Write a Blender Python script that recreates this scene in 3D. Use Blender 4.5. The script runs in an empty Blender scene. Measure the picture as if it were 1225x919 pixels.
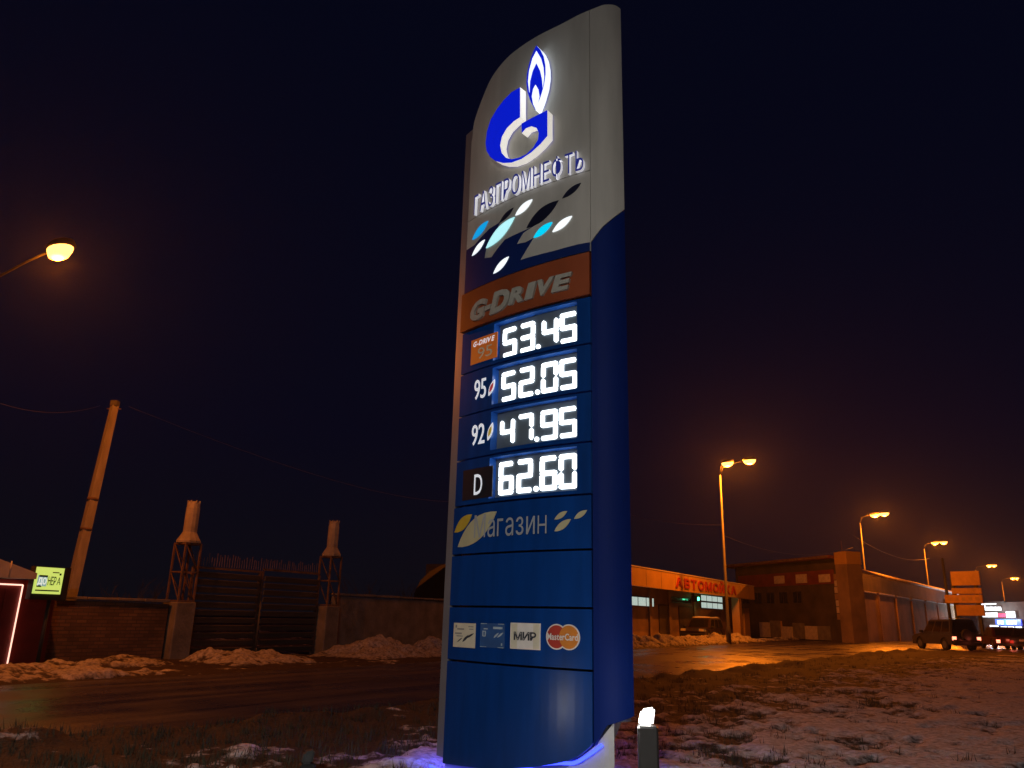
import bpy, bmesh, math, random
from mathutils import Vector, Matrix, noise
random.seed(7)
R = math.radians
C = bpy.context.scene.collection
SC = bpy.context.scene

# ------------------------------------------------------------------ camera
CAM_H = 1.25
F_PX, PITCH, ROLL = 926.9, R(16.758), R(1.47)          # focal length for a 1225 px wide frame
cam_d = bpy.data.cameras.new('camera'); cam = bpy.data.objects.new('camera', cam_d); C.objects.link(cam)
cam_d.sensor_width = 36.0; cam_d.lens = F_PX / 1225 * 36.0
cam_d.clip_start = 0.05; cam_d.clip_end = 3000
_r = Vector((1, 0, 0)); _f = Vector((0, math.cos(PITCH), math.sin(PITCH))); _u = Vector((0, -math.sin(PITCH), math.cos(PITCH)))
_cr, _sr = math.cos(ROLL), math.sin(ROLL)
r2 = _r * _cr + _u * _sr; u2 = -_r * _sr + _u * _cr
cam.matrix_world = Matrix(((r2.x, u2.x, -_f.x, 0), (r2.y, u2.y, -_f.y, 0), (r2.z, u2.z, -_f.z, CAM_H), (0, 0, 0, 1)))
SC.camera = cam
SC.render.resolution_x, SC.render.resolution_y = 1024, 768

# ------------------------------------------------------------------ night sky, exposure
w = bpy.data.worlds.new('World'); SC.world = w; w.use_nodes = True
nt = w.node_tree; nt.nodes.clear()
out = nt.nodes.new('ShaderNodeOutputWorld')
sky = nt.nodes.new('ShaderNodeTexSky'); sky.sky_type = 'NISHITA'; sky.sun_disc = False
sky.sun_elevation = R(-5); sky.sun_rotation = R(200)
bg1 = nt.nodes.new('ShaderNodeBackground'); bg1.inputs[1].default_value = 0.10
nt.links.new(sky.outputs[0], bg1.inputs[0])
geo = nt.nodes.new('ShaderNodeTexCoord'); sep = nt.nodes.new('ShaderNodeSeparateXYZ')
nt.links.new(geo.outputs['Generated'], sep.inputs[0])
ramp = nt.nodes.new('ShaderNodeValToRGB')               # navy zenith, city glow towards the horizon
ramp.color_ramp.elements[0].position = 0.0; ramp.color_ramp.elements[0].color = (0.0036, 0.0034, 0.0056, 1)
ramp.color_ramp.elements[1].position = 0.55; ramp.color_ramp.elements[1].color = (0.0009, 0.0015, 0.0072, 1)
e = ramp.color_ramp.elements.new(0.22); e.color = (0.0014, 0.0020, 0.0080, 1)
nt.links.new(sep.outputs[2], ramp.inputs[0])
bg2 = nt.nodes.new('ShaderNodeBackground'); bg2.inputs[1].default_value = 1.0
nt.links.new(ramp.outputs[0], bg2.inputs[0])
add = nt.nodes.new('ShaderNodeAddShader')
nt.links.new(bg1.outputs[0], add.inputs[0]); nt.links.new(bg2.outputs[0], add.inputs[1]); nt.links.new(add.outputs[0], out.inputs[0])
vs = SC.view_settings; vs.view_transform = 'Standard'; vs.look = 'None'; vs.exposure = 0.0; vs.gamma = 1.0
try: vs.use_curve_mapping = False
except Exception: pass
SC.cycles.use_denoising = True
SC.cycles.max_bounces = 6; SC.cycles.volume_bounces = 0; SC.cycles.sample_clamp_indirect = 4.0
SC.cycles.use_light_tree = True
SC.cycles.caustics_reflective = False; SC.cycles.caustics_refractive = False
HAZE_DENSITY = 0.00033
SODIUM = (1.0, 0.205, 0.008)
P_LAMP = 6000.0          # watts of one street lamp
P_NEAR = 1500.0

# ------------------------------------------------------------------ helpers
def ray(px, py):
    x = px - 612.5; y = 459.5 - py
    return r2 * x + u2 * y + _f * F_PX
def at(px, py, Y):
    d = ray(px, py); return Vector((0, 0, CAM_H)) + d * (Y / d.y)

def tag(o, label=None, cat=None, group=None, kind=None):
    if label: o['label'] = label
    if cat: o['category'] = cat
    if group: o['group'] = group
    if kind: o['kind'] = kind
    return o
def empty(name, loc=(0, 0, 0), rz=0.0):
    o = bpy.data.objects.new(name, None); C.objects.link(o); o.location = loc; o.rotation_euler = (0, 0, rz)
    o.empty_display_size = 0.2; return o
def link(name, me, parent=None):
    o = bpy.data.objects.new(name, me); C.objects.link(o)
    if parent is not None: o.parent = parent
    return o
def bm_obj(name, bm, mats, parent=None, smooth=False):
    me = bpy.data.meshes.new(name); bm.normal_update(); bm.to_mesh(me); bm.free()
    for m in (mats if isinstance(mats, (list, tuple)) else [mats]): me.materials.append(m)
    if smooth:
        for p in me.polygons: p.use_smooth = True
    return link(name, me, parent)
def mesh_obj(name, verts, faces, mats, parent=None, smooth=False):
    me = bpy.data.meshes.new(name); me.from_pydata([tuple(v) for v in verts], [], faces)
    for m in (mats if isinstance(mats, (list, tuple)) else [mats]): me.materials.append(m)
    if smooth:
        for p in me.polygons: p.use_smooth = True
    return link(name, me, parent)
def box(bm, x0, x1, y0, y1, z0, z1, bev=0.0):
    vs_ = [bm.verts.new(p) for p in ((x0,y0,z0),(x1,y0,z0),(x1,y1,z0),(x0,y1,z0),(x0,y0,z1),(x1,y0,z1),(x1,y1,z1),(x0,y1,z1))]
    fs = [bm.faces.new([vs_[i] for i in f]) for f in ((3,2,1,0),(4,5,6,7),(0,1,5,4),(1,2,6,5),(2,3,7,6),(3,0,4,7))]
    if bev:
        es = {e_ for f in fs for e_ in f.edges}
        bmesh.ops.bevel(bm, geom=list(es), offset=bev, segments=1, affect='EDGES')
    return vs_
def box_obj(name, x0, x1, y0, y1, z0, z1, m, parent=None, bev=0.0):
    bm = bmesh.new(); box(bm, x0, x1, y0, y1, z0, z1, bev); return bm_obj(name, bm, m, parent)
def tube(bm, pts, rad, n=8, cap=True):
    pts = [Vector(p) for p in pts]; rads = rad if isinstance(rad, (list, tuple)) else [rad] * len(pts)
    rings = []
    for i, p in enumerate(pts):
        d = (pts[min(i + 1, len(pts) - 1)] - pts[max(i - 1, 0)]).normalized()
        a = d.cross(Vector((0, 0, 1)))
        if a.length < 1e-3: a = d.cross(Vector((0, 1, 0)))
        a.normalize(); b = d.cross(a)
        rings.append([bm.verts.new(p + (a * math.cos(t) + b * math.sin(t)) * rads[i]) for t in [2 * math.pi * k / n for k in range(n)]])
    for i in range(len(rings) - 1):
        for k in range(n):
            bm.faces.new((rings[i][k], rings[i][(k + 1) % n], rings[i + 1][(k + 1) % n], rings[i + 1][k]))
    if cap:
        bm.faces.new(rings[0]); bm.faces.new(rings[-1][::-1])
    return rings
def tube_obj(name, pts, rad, m, parent=None, n=8, smooth=True):
    bm = bmesh.new(); tube(bm, pts, rad, n); bmesh.ops.recalc_face_normals(bm, faces=bm.faces)
    return bm_obj(name, bm, m, parent, smooth)
def lathe(bm, prof, n=16, cx=0, cy=0):
    rings = [[bm.verts.new((cx + r_ * math.cos(2*math.pi*k/n), cy + r_ * math.sin(2*math.pi*k/n), z)) for k in range(n)] for r_, z in prof]
    for i in range(len(rings) - 1):
        for k in range(n):
            bm.faces.new((rings[i][k], rings[i][(k+1) % n], rings[i+1][(k+1) % n], rings[i+1][k]))
    bm.faces.new(rings[0][::-1]); bm.faces.new(rings[-1])

# ------------------------------------------------------------------ materials
def mat(name, col, rough=0.6, metal=0.0, var=0.25, scale=6.0, bump=0.0, bscale=40.0, emit=None, estr=0.0, spec=0.5, col2=None, stretch=None, coat=0.0):
    m = bpy.data.materials.new(name); m.use_nodes = True; n = m.node_tree; b = n.nodes['Principled BSDF']
    b.inputs['Roughness'].default_value = rough; b.inputs['Metallic'].default_value = metal
    b.inputs['Specular IOR Level'].default_value = spec
    if coat: b.inputs['Coat Weight'].default_value = coat; b.inputs['Coat Roughness'].default_value = 0.15
    tc = n.nodes.new('ShaderNodeTexCoord'); vec = tc.outputs['Object']
    if stretch:
        mp = n.nodes.new('ShaderNodeMapping'); mp.inputs['Scale'].default_value = stretch
        n.links.new(vec, mp.inputs[0]); vec = mp.outputs[0]
    nz = n.nodes.new('ShaderNodeTexNoise'); nz.inputs['Scale'].default_value = scale; nz.inputs['Detail'].default_value = 6
    n.links.new(vec, nz.inputs['Vector'])
    rp = n.nodes.new('ShaderNodeValToRGB'); rp.color_ramp.elements[0].position = 0.3; rp.color_ramp.elements[1].position = 0.7
    lo = col2 if col2 else tuple(c * (1 - var) for c in col); hi = tuple(min(1, c * (1 + var * 0.5)) for c in col)
    rp.color_ramp.elements[0].color = (*lo, 1); rp.color_ramp.elements[1].color = (*hi, 1)
    n.links.new(nz.outputs[0], rp.inputs[0]); n.links.new(rp.outputs[0], b.inputs['Base Color'])
    if bump:
        n2 = n.nodes.new('ShaderNodeTexNoise'); n2.inputs['Scale'].default_value = bscale; n2.inputs['Detail'].default_value = 5
        n.links.new(vec, n2.inputs['Vector'])
        bp = n.nodes.new('ShaderNodeBump'); bp.inputs['Strength'].default_value = bump; bp.inputs['Distance'].default_value = 0.03
        n.links.new(n2.outputs[0], bp.inputs['Height']); n.links.new(bp.outputs[0], b.inputs['Normal'])
    if emit:
        b.inputs['Emission Color'].default_value = (*emit, 1); b.inputs['Emission Strength'].default_value = estr
    return m
M = {}
M['casing']   = mat('silver casing paint', (0.21, 0.215, 0.24), 0.42, 0.25, 0.12, 3)
M['white']    = mat('white sign panel', (0.46, 0.45, 0.42), 0.45, 0, 0.14, 2.5, stretch=(3, 3, .5))
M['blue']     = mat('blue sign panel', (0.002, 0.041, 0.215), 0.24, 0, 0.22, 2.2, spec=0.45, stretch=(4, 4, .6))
M['revealglow']   = mat('glossy blue edge with painted digit glow', (0.02, 0.12, 0.50), 0.22, 0, 0.10, 2.0)  # lighter than the panel blue, standing for digit light on the recess edges
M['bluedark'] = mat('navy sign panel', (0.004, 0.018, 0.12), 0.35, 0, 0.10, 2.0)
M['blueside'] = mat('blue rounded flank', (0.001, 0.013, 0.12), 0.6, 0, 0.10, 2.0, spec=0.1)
M['orange']   = mat('orange sign panel', (0.27, 0.055, 0.015), 0.45, 0, 0.2, 3)
M['greylet']  = mat('grey raised lettering', (0.36, 0.35, 0.31), 0.5, 0, 0.12, 20)
M['logoblue'] = mat('lit blue logo face', (0.0, 0.01, 0.35), 0.4, 0, 0.05, 4, emit=(0.002, 0.010, 0.55), estr=0.95)
M['logowhite']= mat('lit white logo face', (0.8, 0.8, 0.8), 0.4, 0, 0.05, 4, emit=(0.85, 0.93, 1.0), estr=1.1)
M['logoside'] = mat('glowing letter edge', (0.8, 0.8, 0.8), 0.5, 0, 0.05, 4, emit=(1.0, 0.95, 0.86), estr=0.55)
M['letside']  = mat('glowing lettering edge', (0.8, 0.8, 0.8), 0.5, 0, 0.05, 4, emit=(0.90, 0.90, 0.98), estr=0.42)
M['letblue']  = mat('lettering face', (0.01, 0.02, 0.2), 0.4, 0, 0.05, 4, emit=(0.03, 0.04, 0.42), estr=0.30)
M['leafwhite']= mat('lit white leaf', (0.8, 0.8, 0.8), 0.4, 0, 0.05, 4, emit=(0.86, 0.95, 1.0), estr=1.0)
M['leafpale'] = mat('lit pale cyan leaf', (0.5, 0.8, 0.8), 0.4, 0, 0.05, 4, emit=(0.42, 0.88, 0.95), estr=0.9)
M['leafcyan'] = mat('lit cyan leaf', (0.0, 0.4, 0.8), 0.4, 0, 0.05, 4, emit=(0.0, 0.36, 0.85), estr=0.75)
M['leafcyan2']= mat('lit bright cyan leaf', (0.0, 0.5, 0.8), 0.4, 0, 0.05, 4, emit=(0.0, 0.58, 0.85), estr=0.95)
M['leafdark'] = mat('unlit navy leaf', (0.008, 0.010, 0.03), 0.35, 0, 0.1, 4)
M['digit']    = mat('lit digit', (0.8, 0.8, 0.8), 0.4, 0, 0.03, 4, emit=(0.86, 0.95, 1.0), estr=2.6)
M['display']  = mat('display plate toned for digit halo', (0.11, 0.14, 0.17), 0.35, 0, 0.1, 4)  # dark plate lightened to stand for the halo round the lit digits
M['black']    = mat('black plate', (0.012, 0.013, 0.02), 0.4, 0, 0.1, 4)
M['gap']      = mat('dark joint', (0.004, 0.005, 0.012), 0.7, 0, 0.1, 4)
M['labelwhite']=mat('backlit label white', (0.7, 0.7, 0.72), 0.4, 0, 0.05, 4, emit=(0.8, 0.85, 0.95), estr=0.55)
M['labelorange']=mat('backlit orange label', (0.55, 0.13, 0.02), 0.4, 0, 0.1, 4, emit=(0.9, 0.22, 0.03), estr=0.14)
M['labelred'] = mat('red leaf', (0.5, 0.04, 0.05), 0.4, 0, 0.1, 4, emit=(0.7, 0.05, 0.07), estr=0.25)
M['labelyellow']=mat('yellow leaf', (0.55, 0.40, 0.04), 0.4, 0, 0.1, 4, emit=(0.9, 0.6, 0.08), estr=0.18)
M['cream']    = mat('pale leaf film', (0.50, 0.46, 0.28), 0.5, 0, 0.1, 8)
M['yellow']   = mat('yellow leaf film', (0.55, 0.38, 0.04), 0.5, 0, 0.1, 8)
M['filmtext'] = mat('grey film lettering', (0.34, 0.36, 0.40), 0.5, 0, 0.1, 8)
M['sticker']  = mat('cream sticker', (0.66, 0.60, 0.46), 0.5, 0, 0.1, 12)
M['stickerw'] = mat('white sticker edge', (0.75, 0.70, 0.66), 0.5, 0, 0.1, 12)
M['ink']      = mat('dark sticker ink', (0.03, 0.035, 0.05), 0.5, 0, 0.2, 12)
M['inkgrey']  = mat('grey sticker ink', (0.28, 0.27, 0.25), 0.5, 0, 0.2, 12)
M['inkblue']  = mat('blue card ink', (0.03, 0.09, 0.26), 0.45, 0, 0.2, 12)
M['inkpale']  = mat('pale card ink', (0.40, 0.48, 0.55), 0.45, 0, 0.2, 12)
M['cardred']  = mat('red disc', (0.42, 0.035, 0.02), 0.5, 0, 0.1, 12)
M['cardorange']=mat('orange disc', (0.62, 0.20, 0.02), 0.5, 0, 0.1, 12)
M['neon']     = mat('blue light strip', (0.02, 0.03, 0.5), 0.4, 0, 0.05, 4, emit=(0.03, 0.05, 1.0), estr=4.5)
M['neonback'] = mat('rear blue light strip', (0.02, 0.03, 0.5), 0.4, 0, 0.05, 4, emit=(0.05, 0.06, 1.0), estr=60.0)
M['plinth']   = mat('grey plinth cladding', (0.40, 0.40, 0.40), 0.5, 0, 0.12, 3)
M['bollard']  = mat('bollard anthracite', (0.045, 0.045, 0.045), 0.42, 0.3, 0.15, 10)
M['bollamp']  = mat('lit bollard diffuser', (0.8, 0.8, 0.8), 0.4, 0, 0.05, 4, emit=(1.0, 0.98, 0.92), estr=4.0)
M['bolldark'] = mat('unlit bollard cap', (0.06, 0.06, 0.06), 0.5, 0, 0.1, 6)
M['sodium']   = mat('lit sodium lens', (0.8, 0.6, 0.3), 0.4, 0, 0.05, 4, emit=(1.0, 0.36, 0.07), estr=5.5)
M['galv']     = mat('galvanised lamp pole', (0.13, 0.125, 0.12), 0.6, 0.3, 0.2, 5)
M['concrete'] = mat('weathered concrete', (0.21, 0.19, 0.17), 0.85, 0, 0.4, 2.2, 0.5, 14)
M['concpole'] = mat('concrete pole', (0.33, 0.30, 0.26), 0.85, 0, 0.25, 3.0, 0.3, 20, stretch=(3, 3, .6))
M['rust']     = mat('rusty painted steel', (0.20, 0.12, 0.085), 0.7, 0.2, 0.5, 6)
M['gate']     = mat('dark gate board', (0.095, 0.085, 0.075), 0.55, 0.2, 0.4, 2.5, 0.3, 18, stretch=(.4, 3, 3))
M['cap']      = mat('pale plastered cap', (0.42, 0.38, 0.32), 0.8, 0, 0.35, 4, 0.4, 10)
M['kiosk']    = mat('red kiosk panel', (0.20, 0.018, 0.012), 0.5, 0, 0.25, 3)
M['roof']     = mat('pale kiosk roof sheet', (0.62, 0.56, 0.48), 0.6, 0, 0.2, 3)
M['strip']    = mat('pink white light strip', (0.8, 0.7, 0.65), 0.4, 0, 0.05, 4, emit=(1.0, 0.55, 0.42), estr=1.7)
M['lightbox'] = mat('lit yellow green panel', (0.5, 0.6, 0.2), 0.4, 0, 0.10, 3, emit=(0.55, 0.72, 0.14), estr=0.95)
M['lbblue']   = mat('lit grey blue patch', (0.3, 0.45, 0.45), 0.4, 0, 0.3, 20, emit=(0.30, 0.48, 0.44), estr=0.7)
M['lbwhite']  = mat('lit white letters', (0.8, 0.8, 0.8), 0.4, 0, 0.05, 4, emit=(0.75, 0.85, 0.75), estr=0.85)
M['yellowwall']=mat('yellow fascia', (0.55, 0.33, 0.07), 0.6, 0, 0.15, 1.0, stretch=(1, 1, 1))
M['redlet']   = mat('red sign lettering', (0.42, 0.02, 0.012), 0.45, 0, 0.2, 4)
M['wallbrown']= mat('tan rendered wall', (0.30, 0.20, 0.12), 0.85, 0, 0.35, 0.8, 0.3, 6)
M['warewall'] = mat('plastered wall toned as lamplit', (0.46, 0.30, 0.17), 0.85, 0, 0.35, 0.5, 0.3, 5)  # brighter copy of the tan wall, lamplight put into its colour
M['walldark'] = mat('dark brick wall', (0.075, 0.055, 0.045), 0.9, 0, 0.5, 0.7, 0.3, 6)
M['redband']  = mat('dull red band', (0.20, 0.03, 0.02), 0.6, 0, 0.3, 1.5)
M['whiteplate']=mat('white square plate', (0.62, 0.55, 0.48), 0.6, 0, 0.25, 5)
M['winlit']   = mat('lit window glass', (0.5, 0.55, 0.5), 0.3, 0, 0.7, 9, emit=(0.75, 0.95, 0.85), estr=0.55)
M['windark']  = mat('dark window glass', (0.01, 0.01, 0.012), 0.12, 0, 0.1, 4)
M['frame']    = mat('dark window frame', (0.05, 0.04, 0.035), 0.6, 0, 0.2, 6)
M['green']    = mat('green traffic light', (0.1, 0.5, 0.3), 0.4, 0, 0.05, 4, emit=(0.10, 1.0, 0.45), estr=5.0)
M['pipe']     = mat('pale insulated pipe', (0.72, 0.62, 0.58), 0.5, 0, 0.25, 1.5)
M['wire']     = mat('overhead cable', (0.05, 0.05, 0.055), 0.6, 0, 0.1, 4)
M['billboard']= mat('faded billboard sheet', (0.34, 0.20, 0.07), 0.6, 0, 0.3, 1.5)
M['twig']     = mat('bare twigs', (0.055, 0.045, 0.035), 0.9, 0, 0.3, 8)
M['tyre']     = mat('tyre rubber', (0.02, 0.02, 0.02), 0.8, 0, 0.2, 9)
M['rim']      = mat('wheel rim', (0.22, 0.22, 0.22), 0.4, 0.6, 0.2, 9)
M['carglass'] = mat('car glass', (0.012, 0.012, 0.015), 0.08, 0, 0.1, 4)
M['taillight']= mat('lit tail light', (0.5, 0.02, 0.02), 0.3, 0, 0.05, 4, emit=(1.0, 0.22, 0.12), estr=4.0)
M['taildark'] = mat('tail light lens', (0.30, 0.02, 0.02), 0.25, 0, 0.05, 4)
M['plate']    = mat('number plate', (0.6, 0.6, 0.6), 0.4, 0, 0.1, 8)
M['trim']     = mat('black plastic trim', (0.02, 0.02, 0.02), 0.6, 0, 0.1, 8)
M['shopwhite']= mat('lit white shop sign', (0.8, 0.8, 0.8), 0.4, 0, 0.6, 1.3, emit=(0.85, 0.95, 1.0), estr=1.5)
M['shopblue'] = mat('lit blue shop sign', (0.1, 0.2, 0.8), 0.4, 0, 0.3, 1.5, emit=(0.03, 0.10, 0.9), estr=1.0)
M['shopred']  = mat('lit red shop sign', (0.6, 0.05, 0.1), 0.4, 0, 0.3, 1.5, emit=(0.8, 0.06, 0.12), estr=0.7)
M['snowheap'] = None

# snow / dirt ground: which of the two lies where is a stored mask of the ground itself
def ground_mat(name='snow and dirt', lo=(0.34, 0.31, 0.29, 1), hi=(0.84, 0.83, 0.85, 1)):
    m = bpy.data.materials.new(name); m.use_nodes = True; n = m.node_tree; b = n.nodes['Principled BSDF']
    tc = n.nodes.new('ShaderNodeTexCoord')
    at_ = n.nodes.new('ShaderNodeAttribute'); at_.attribute_name = 'snow'
    nz = n.nodes.new('ShaderNodeTexNoise'); nz.inputs['Scale'].default_value = 5.0; nz.inputs['Detail'].default_value = 8; nz.inputs['Roughness'].default_value = 0.65
    n.links.new(tc.outputs['Object'], nz.inputs['Vector'])
    ad = n.nodes.new('ShaderNodeMath'); ad.operation = 'MULTIPLY_ADD'
    n.links.new(nz.outputs[0], ad.inputs[0]); ad.inputs[1].default_value = 0.9; n.links.new(at_.outputs['Fac'], ad.inputs[2])
    rp = n.nodes.new('ShaderNodeValToRGB'); rp.color_ramp.elements[0].position = 0.86; rp.color_ramp.elements[1].position = 1.0
    n.links.new(ad.outputs[0], rp.inputs[0])
    n2 = n.nodes.new('ShaderNodeTexNoise'); n2.inputs['Scale'].default_value = 14.0; n2.inputs['Detail'].default_value = 6
    n.links.new(tc.outputs['Object'], n2.inputs['Vector'])
    d = n.nodes.new('ShaderNodeValToRGB'); d.color_ramp.elements[0].color = (0.018, 0.013, 0.009, 1); d.color_ramp.elements[1].color = (0.085, 0.062, 0.045, 1)
    n.links.new(n2.outputs[0], d.inputs[0])
    s = n.nodes.new('ShaderNodeValToRGB'); s.color_ramp.elements[0].position = 0.25; s.color_ramp.elements[0].color = lo; s.color_ramp.elements[1].position = 0.62; s.color_ramp.elements[1].color = hi
    n.links.new(n2.outputs[0], s.inputs[0])
    mx = n.nodes.new('ShaderNodeMix'); mx.data_type = 'RGBA'
    n.links.new(rp.outputs[0], mx.inputs[0]); n.links.new(d.outputs[0], mx.inputs[6]); n.links.new(s.outputs[0], mx.inputs[7])
    n.links.new(mx.outputs[2], b.inputs['Base Color'])
    b.inputs['Roughness'].default_value = 0.75; b.inputs['Specular IOR Level'].default_value = 0.3
    n3 = n.nodes.new('ShaderNodeTexNoise'); n3.inputs['Scale'].default_value = 30; n3.inputs['Detail'].default_value = 6
    n.links.new(tc.outputs['Object'], n3.inputs['Vector'])
    bp = n.nodes.new('ShaderNodeBump'); bp.inputs['Strength'].default_value = 0.7; bp.inputs['Distance'].default_value = 0.04
    n.links.new(n3.outputs[0], bp.inputs['Height']); n.links.new(bp.outputs[0], b.inputs['Normal'])
    return m
M['ground'] = ground_mat(); M['dirtysnow'] = ground_mat('dirty ploughed snow', (0.14, 0.12, 0.10, 1), (0.50, 0.47, 0.45, 1))
def road_mat():
    m = bpy.data.materials.new('wet asphalt'); m.use_nodes = True; n = m.node_tree; b = n.nodes['Principled BSDF']
    tc = n.nodes.new('ShaderNodeTexCoord')
    mp = n.nodes.new('ShaderNodeMapping'); mp.inputs['Scale'].default_value = (0.10, 1.6, 1)
    n.links.new(tc.outputs['Object'], mp.inputs[0])
    nz = n.nodes.new('ShaderNodeTexNoise'); nz.inputs['Scale'].default_value = 1.0; nz.inputs['Detail'].default_value = 7
    n.links.new(mp.outputs[0], nz.inputs['Vector'])
    c = n.nodes.new('ShaderNodeValToRGB'); c.color_ramp.elements[0].position = 0.35; c.color_ramp.elements[0].color = (0.018, 0.016, 0.015, 1)
    c.color_ramp.elements[1].position = 0.68; c.color_ramp.elements[1].color = (0.095, 0.080, 0.070, 1)
    n.links.new(nz.outputs[0], c.inputs[0]); n.links.new(c.outputs[0], b.inputs['Base Color'])
    rr = n.nodes.new('ShaderNodeMapRange'); rr.inputs[1].default_value = 0.3; rr.inputs[2].default_value = 0.7; rr.inputs[3].default_value = 0.28; rr.inputs[4].default_value = 0.52
    pn = n.nodes.new('ShaderNodeTexNoise'); pn.inputs['Scale'].default_value = 0.55; pn.inputs['Detail'].default_value = 5
    n.links.new(tc.outputs['Object'], pn.inputs['Vector'])
    pr = n.nodes.new('ShaderNodeMapRange'); pr.inputs[1].default_value = 0.38; pr.inputs[2].default_value = 0.60; pr.inputs[3].default_value = 0.55; pr.inputs[4].default_value = 1.1
    n.links.new(pn.outputs[0], pr.inputs[0]); mu = n.nodes.new('ShaderNodeMath'); mu.operation = 'MULTIPLY'
    n.links.new(nz.outputs[0], rr.inputs[0]); n.links.new(rr.outputs[0], mu.inputs[0]); n.links.new(pr.outputs[0], mu.inputs[1]); n.links.new(mu.outputs[0], b.inputs['Roughness'])
    n2 = n.nodes.new('ShaderNodeTexNoise'); n2.inputs['Scale'].default_value = 22; n2.inputs['Detail'].default_value = 6
    n.links.new(tc.outputs['Object'], n2.inputs['Vector'])
    bp = n.nodes.new('ShaderNodeBump'); bp.inputs['Strength'].default_value = 0.45; bp.inputs['Distance'].default_value = 0.02
    n.links.new(n2.outputs[0], bp.inputs['Height']); n.links.new(bp.outputs[0], b.inputs['Normal'])
    return m
M['road'] = road_mat()
def brick_mat():
    m = mat('old brick wall', (0.21, 0.15, 0.11), 0.9, 0, 0.4, 1.2)
    n = m.node_tree; b = n.nodes['Principled BSDF']
    tc = n.nodes.new('ShaderNodeTexCoord'); mp = n.nodes.new('ShaderNodeMapping'); mp.inputs['Rotation'].default_value = (R(90), 0, 0)
    n.links.new(tc.outputs['Object'], mp.inputs[0])
    br = n.nodes.new('ShaderNodeTexBrick'); br.inputs['Scale'].default_value = 2.0
    br.inputs['Color1'].default_value = (0.27, 0.20, 0.14, 1); br.inputs['Color2'].default_value = (0.14, 0.10, 0.075, 1); br.inputs['Mortar'].default_value = (0.10, 0.09, 0.08, 1)
    br.inputs['Mortar Size'].default_value = 0.018; br.inputs['Brick Width'].default_value = 0.5; br.inputs['Row Height'].default_value = 0.16
    n.links.new(mp.outputs[0], br.inputs['Vector'])
    old = b.inputs['Base Color'].links[0].from_socket
    mx = n.nodes.new('ShaderNodeMix'); mx.data_type = 'RGBA'; mx.blend_type = 'MULTIPLY'; mx.inputs[0].default_value = 0.85
    g = n.nodes.new('ShaderNodeVectorMath'); g.operation = 'SCALE'; g.inputs['Scale'].default_value = 4.0
    n.links.new(br.outputs['Color'], g.inputs[0]); n.links.new(old, mx.inputs[6]); n.links.new(g.outputs[0], mx.inputs[7]); n.links.new(mx.outputs[2], b.inputs['Base Color'])
    bp = n.nodes.new('ShaderNodeBump'); bp.inputs['Strength'].default_value = 0.8; bp.inputs['Distance'].default_value = 0.02; bp.invert = True
    n.links.new(br.outputs['Fac'], bp.inputs['Height']); n.links.new(bp.outputs[0], b.inputs['Normal'])
    return m
M['brick'] = brick_mat()
def paint(name, col, rough=0.35): return mat(name, col, rough, 0.3, 0.2, 5, coat=0.3)
#PART2
# ------------------------------------------------------------------ ground, road
OX, OY = -2.17, 10.75; DU = (0.530, 0.848); DV = (-0.848, 0.530); RZ = math.atan2(DU[1], DU[0])
def uv(x, y): return DU[0]*(x-OX)+DU[1]*(y-OY), DV[0]*(x-OX)+DV[1]*(y-OY)
def xy(u, v): return OX+DU[0]*u+DV[0]*v, OY+DU[1]*u+DV[1]*v
def lerp_tab(tab, x):
    if x <= tab[0][0]: return tab[0][1]
    for (a, b), (c, d) in zip(tab, tab[1:]):
        if x <= c: return b + (d - b) * (x - a) / (c - a)
    return tab[-1][1]
NEAR = [(-60, 2.6), (-3.8, .63), (0, 0), (8.6, -.45), (25, -1.2), (38.7, -2.0), (42, -3.2), (45, -5.8), (52, -13), (58, -26), (62, -40), (200, -60)]
FAR = [(-60, 6.2), (-5, 6.2), (10, 6.35), (29, 7.0), (46, 7.5), (62, 6.2), (80, 3.5), (130, -10), (200, -32)]
def near_v(u): return lerp_tab(NEAR, u) + 0.10 * math.sin(u * 1.7) + 0.06 * math.sin(u * 4.1 + 1)
def far_v(u): return lerp_tab(FAR, u) + 0.10 * math.sin(u * 1.3 + 2)
def sst(a, b, x):
    if a > b: return 1.0 - sst(b, a, x)
    t = max(0.0, min(1.0, (x - a) / (b - a))); return t * t * (3 - 2 * t)
def fn(x, y, s, o=4): return noise.fractal(Vector((x * s, y * s, 3.7)), 1.0, 2.0, o)
def ground_at(x, y):
    u, v = uv(x, y); dn = near_v(u) - v; df = v - far_v(u); r = math.hypot(x, y)
    n1 = fn(x, y, 1.25, 5) if r < 80 else 0.0
    n2 = fn(x + 30, y, 4.0, 4) if r < 40 else 0.0
    if dn > 0:
        base = 0.20 + 0.19 * sst(0.6, 3.0, dn) + 0.255 * sst(2.5, 7.5, dn) - 0.10 * sst(22, 40, r)
        if u > 30: base -= 0.05 * sst(30, 40, u)
        a = base + n1 * 0.21 + n2 * 0.17
        z = 0.05 * sst(0.0, 0.4, dn) + 0.11 * math.exp(-((dn - 0.55) / 0.35) ** 2) * (0.6 + n1 * 1.3) + 0.022 * n2 * sst(0, 1, dn) + 0.02 * n1 * sst(.5, 2, dn)
    elif df > 0:
        a = 0.30 + n1 * 0.25 + n2 * 0.1; z = 0.04 * sst(0, .5, df) + 0.05 * n1 * sst(0, 1, df)
    else:
        return 0.1, -0.07
    z += 0.032 * sst(0.44, 0.58, a + n2 * .05)
    if abs(x) < 1.6 and 4.3 < y < 7: z = min(z, 0.05)
    return a, z
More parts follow.
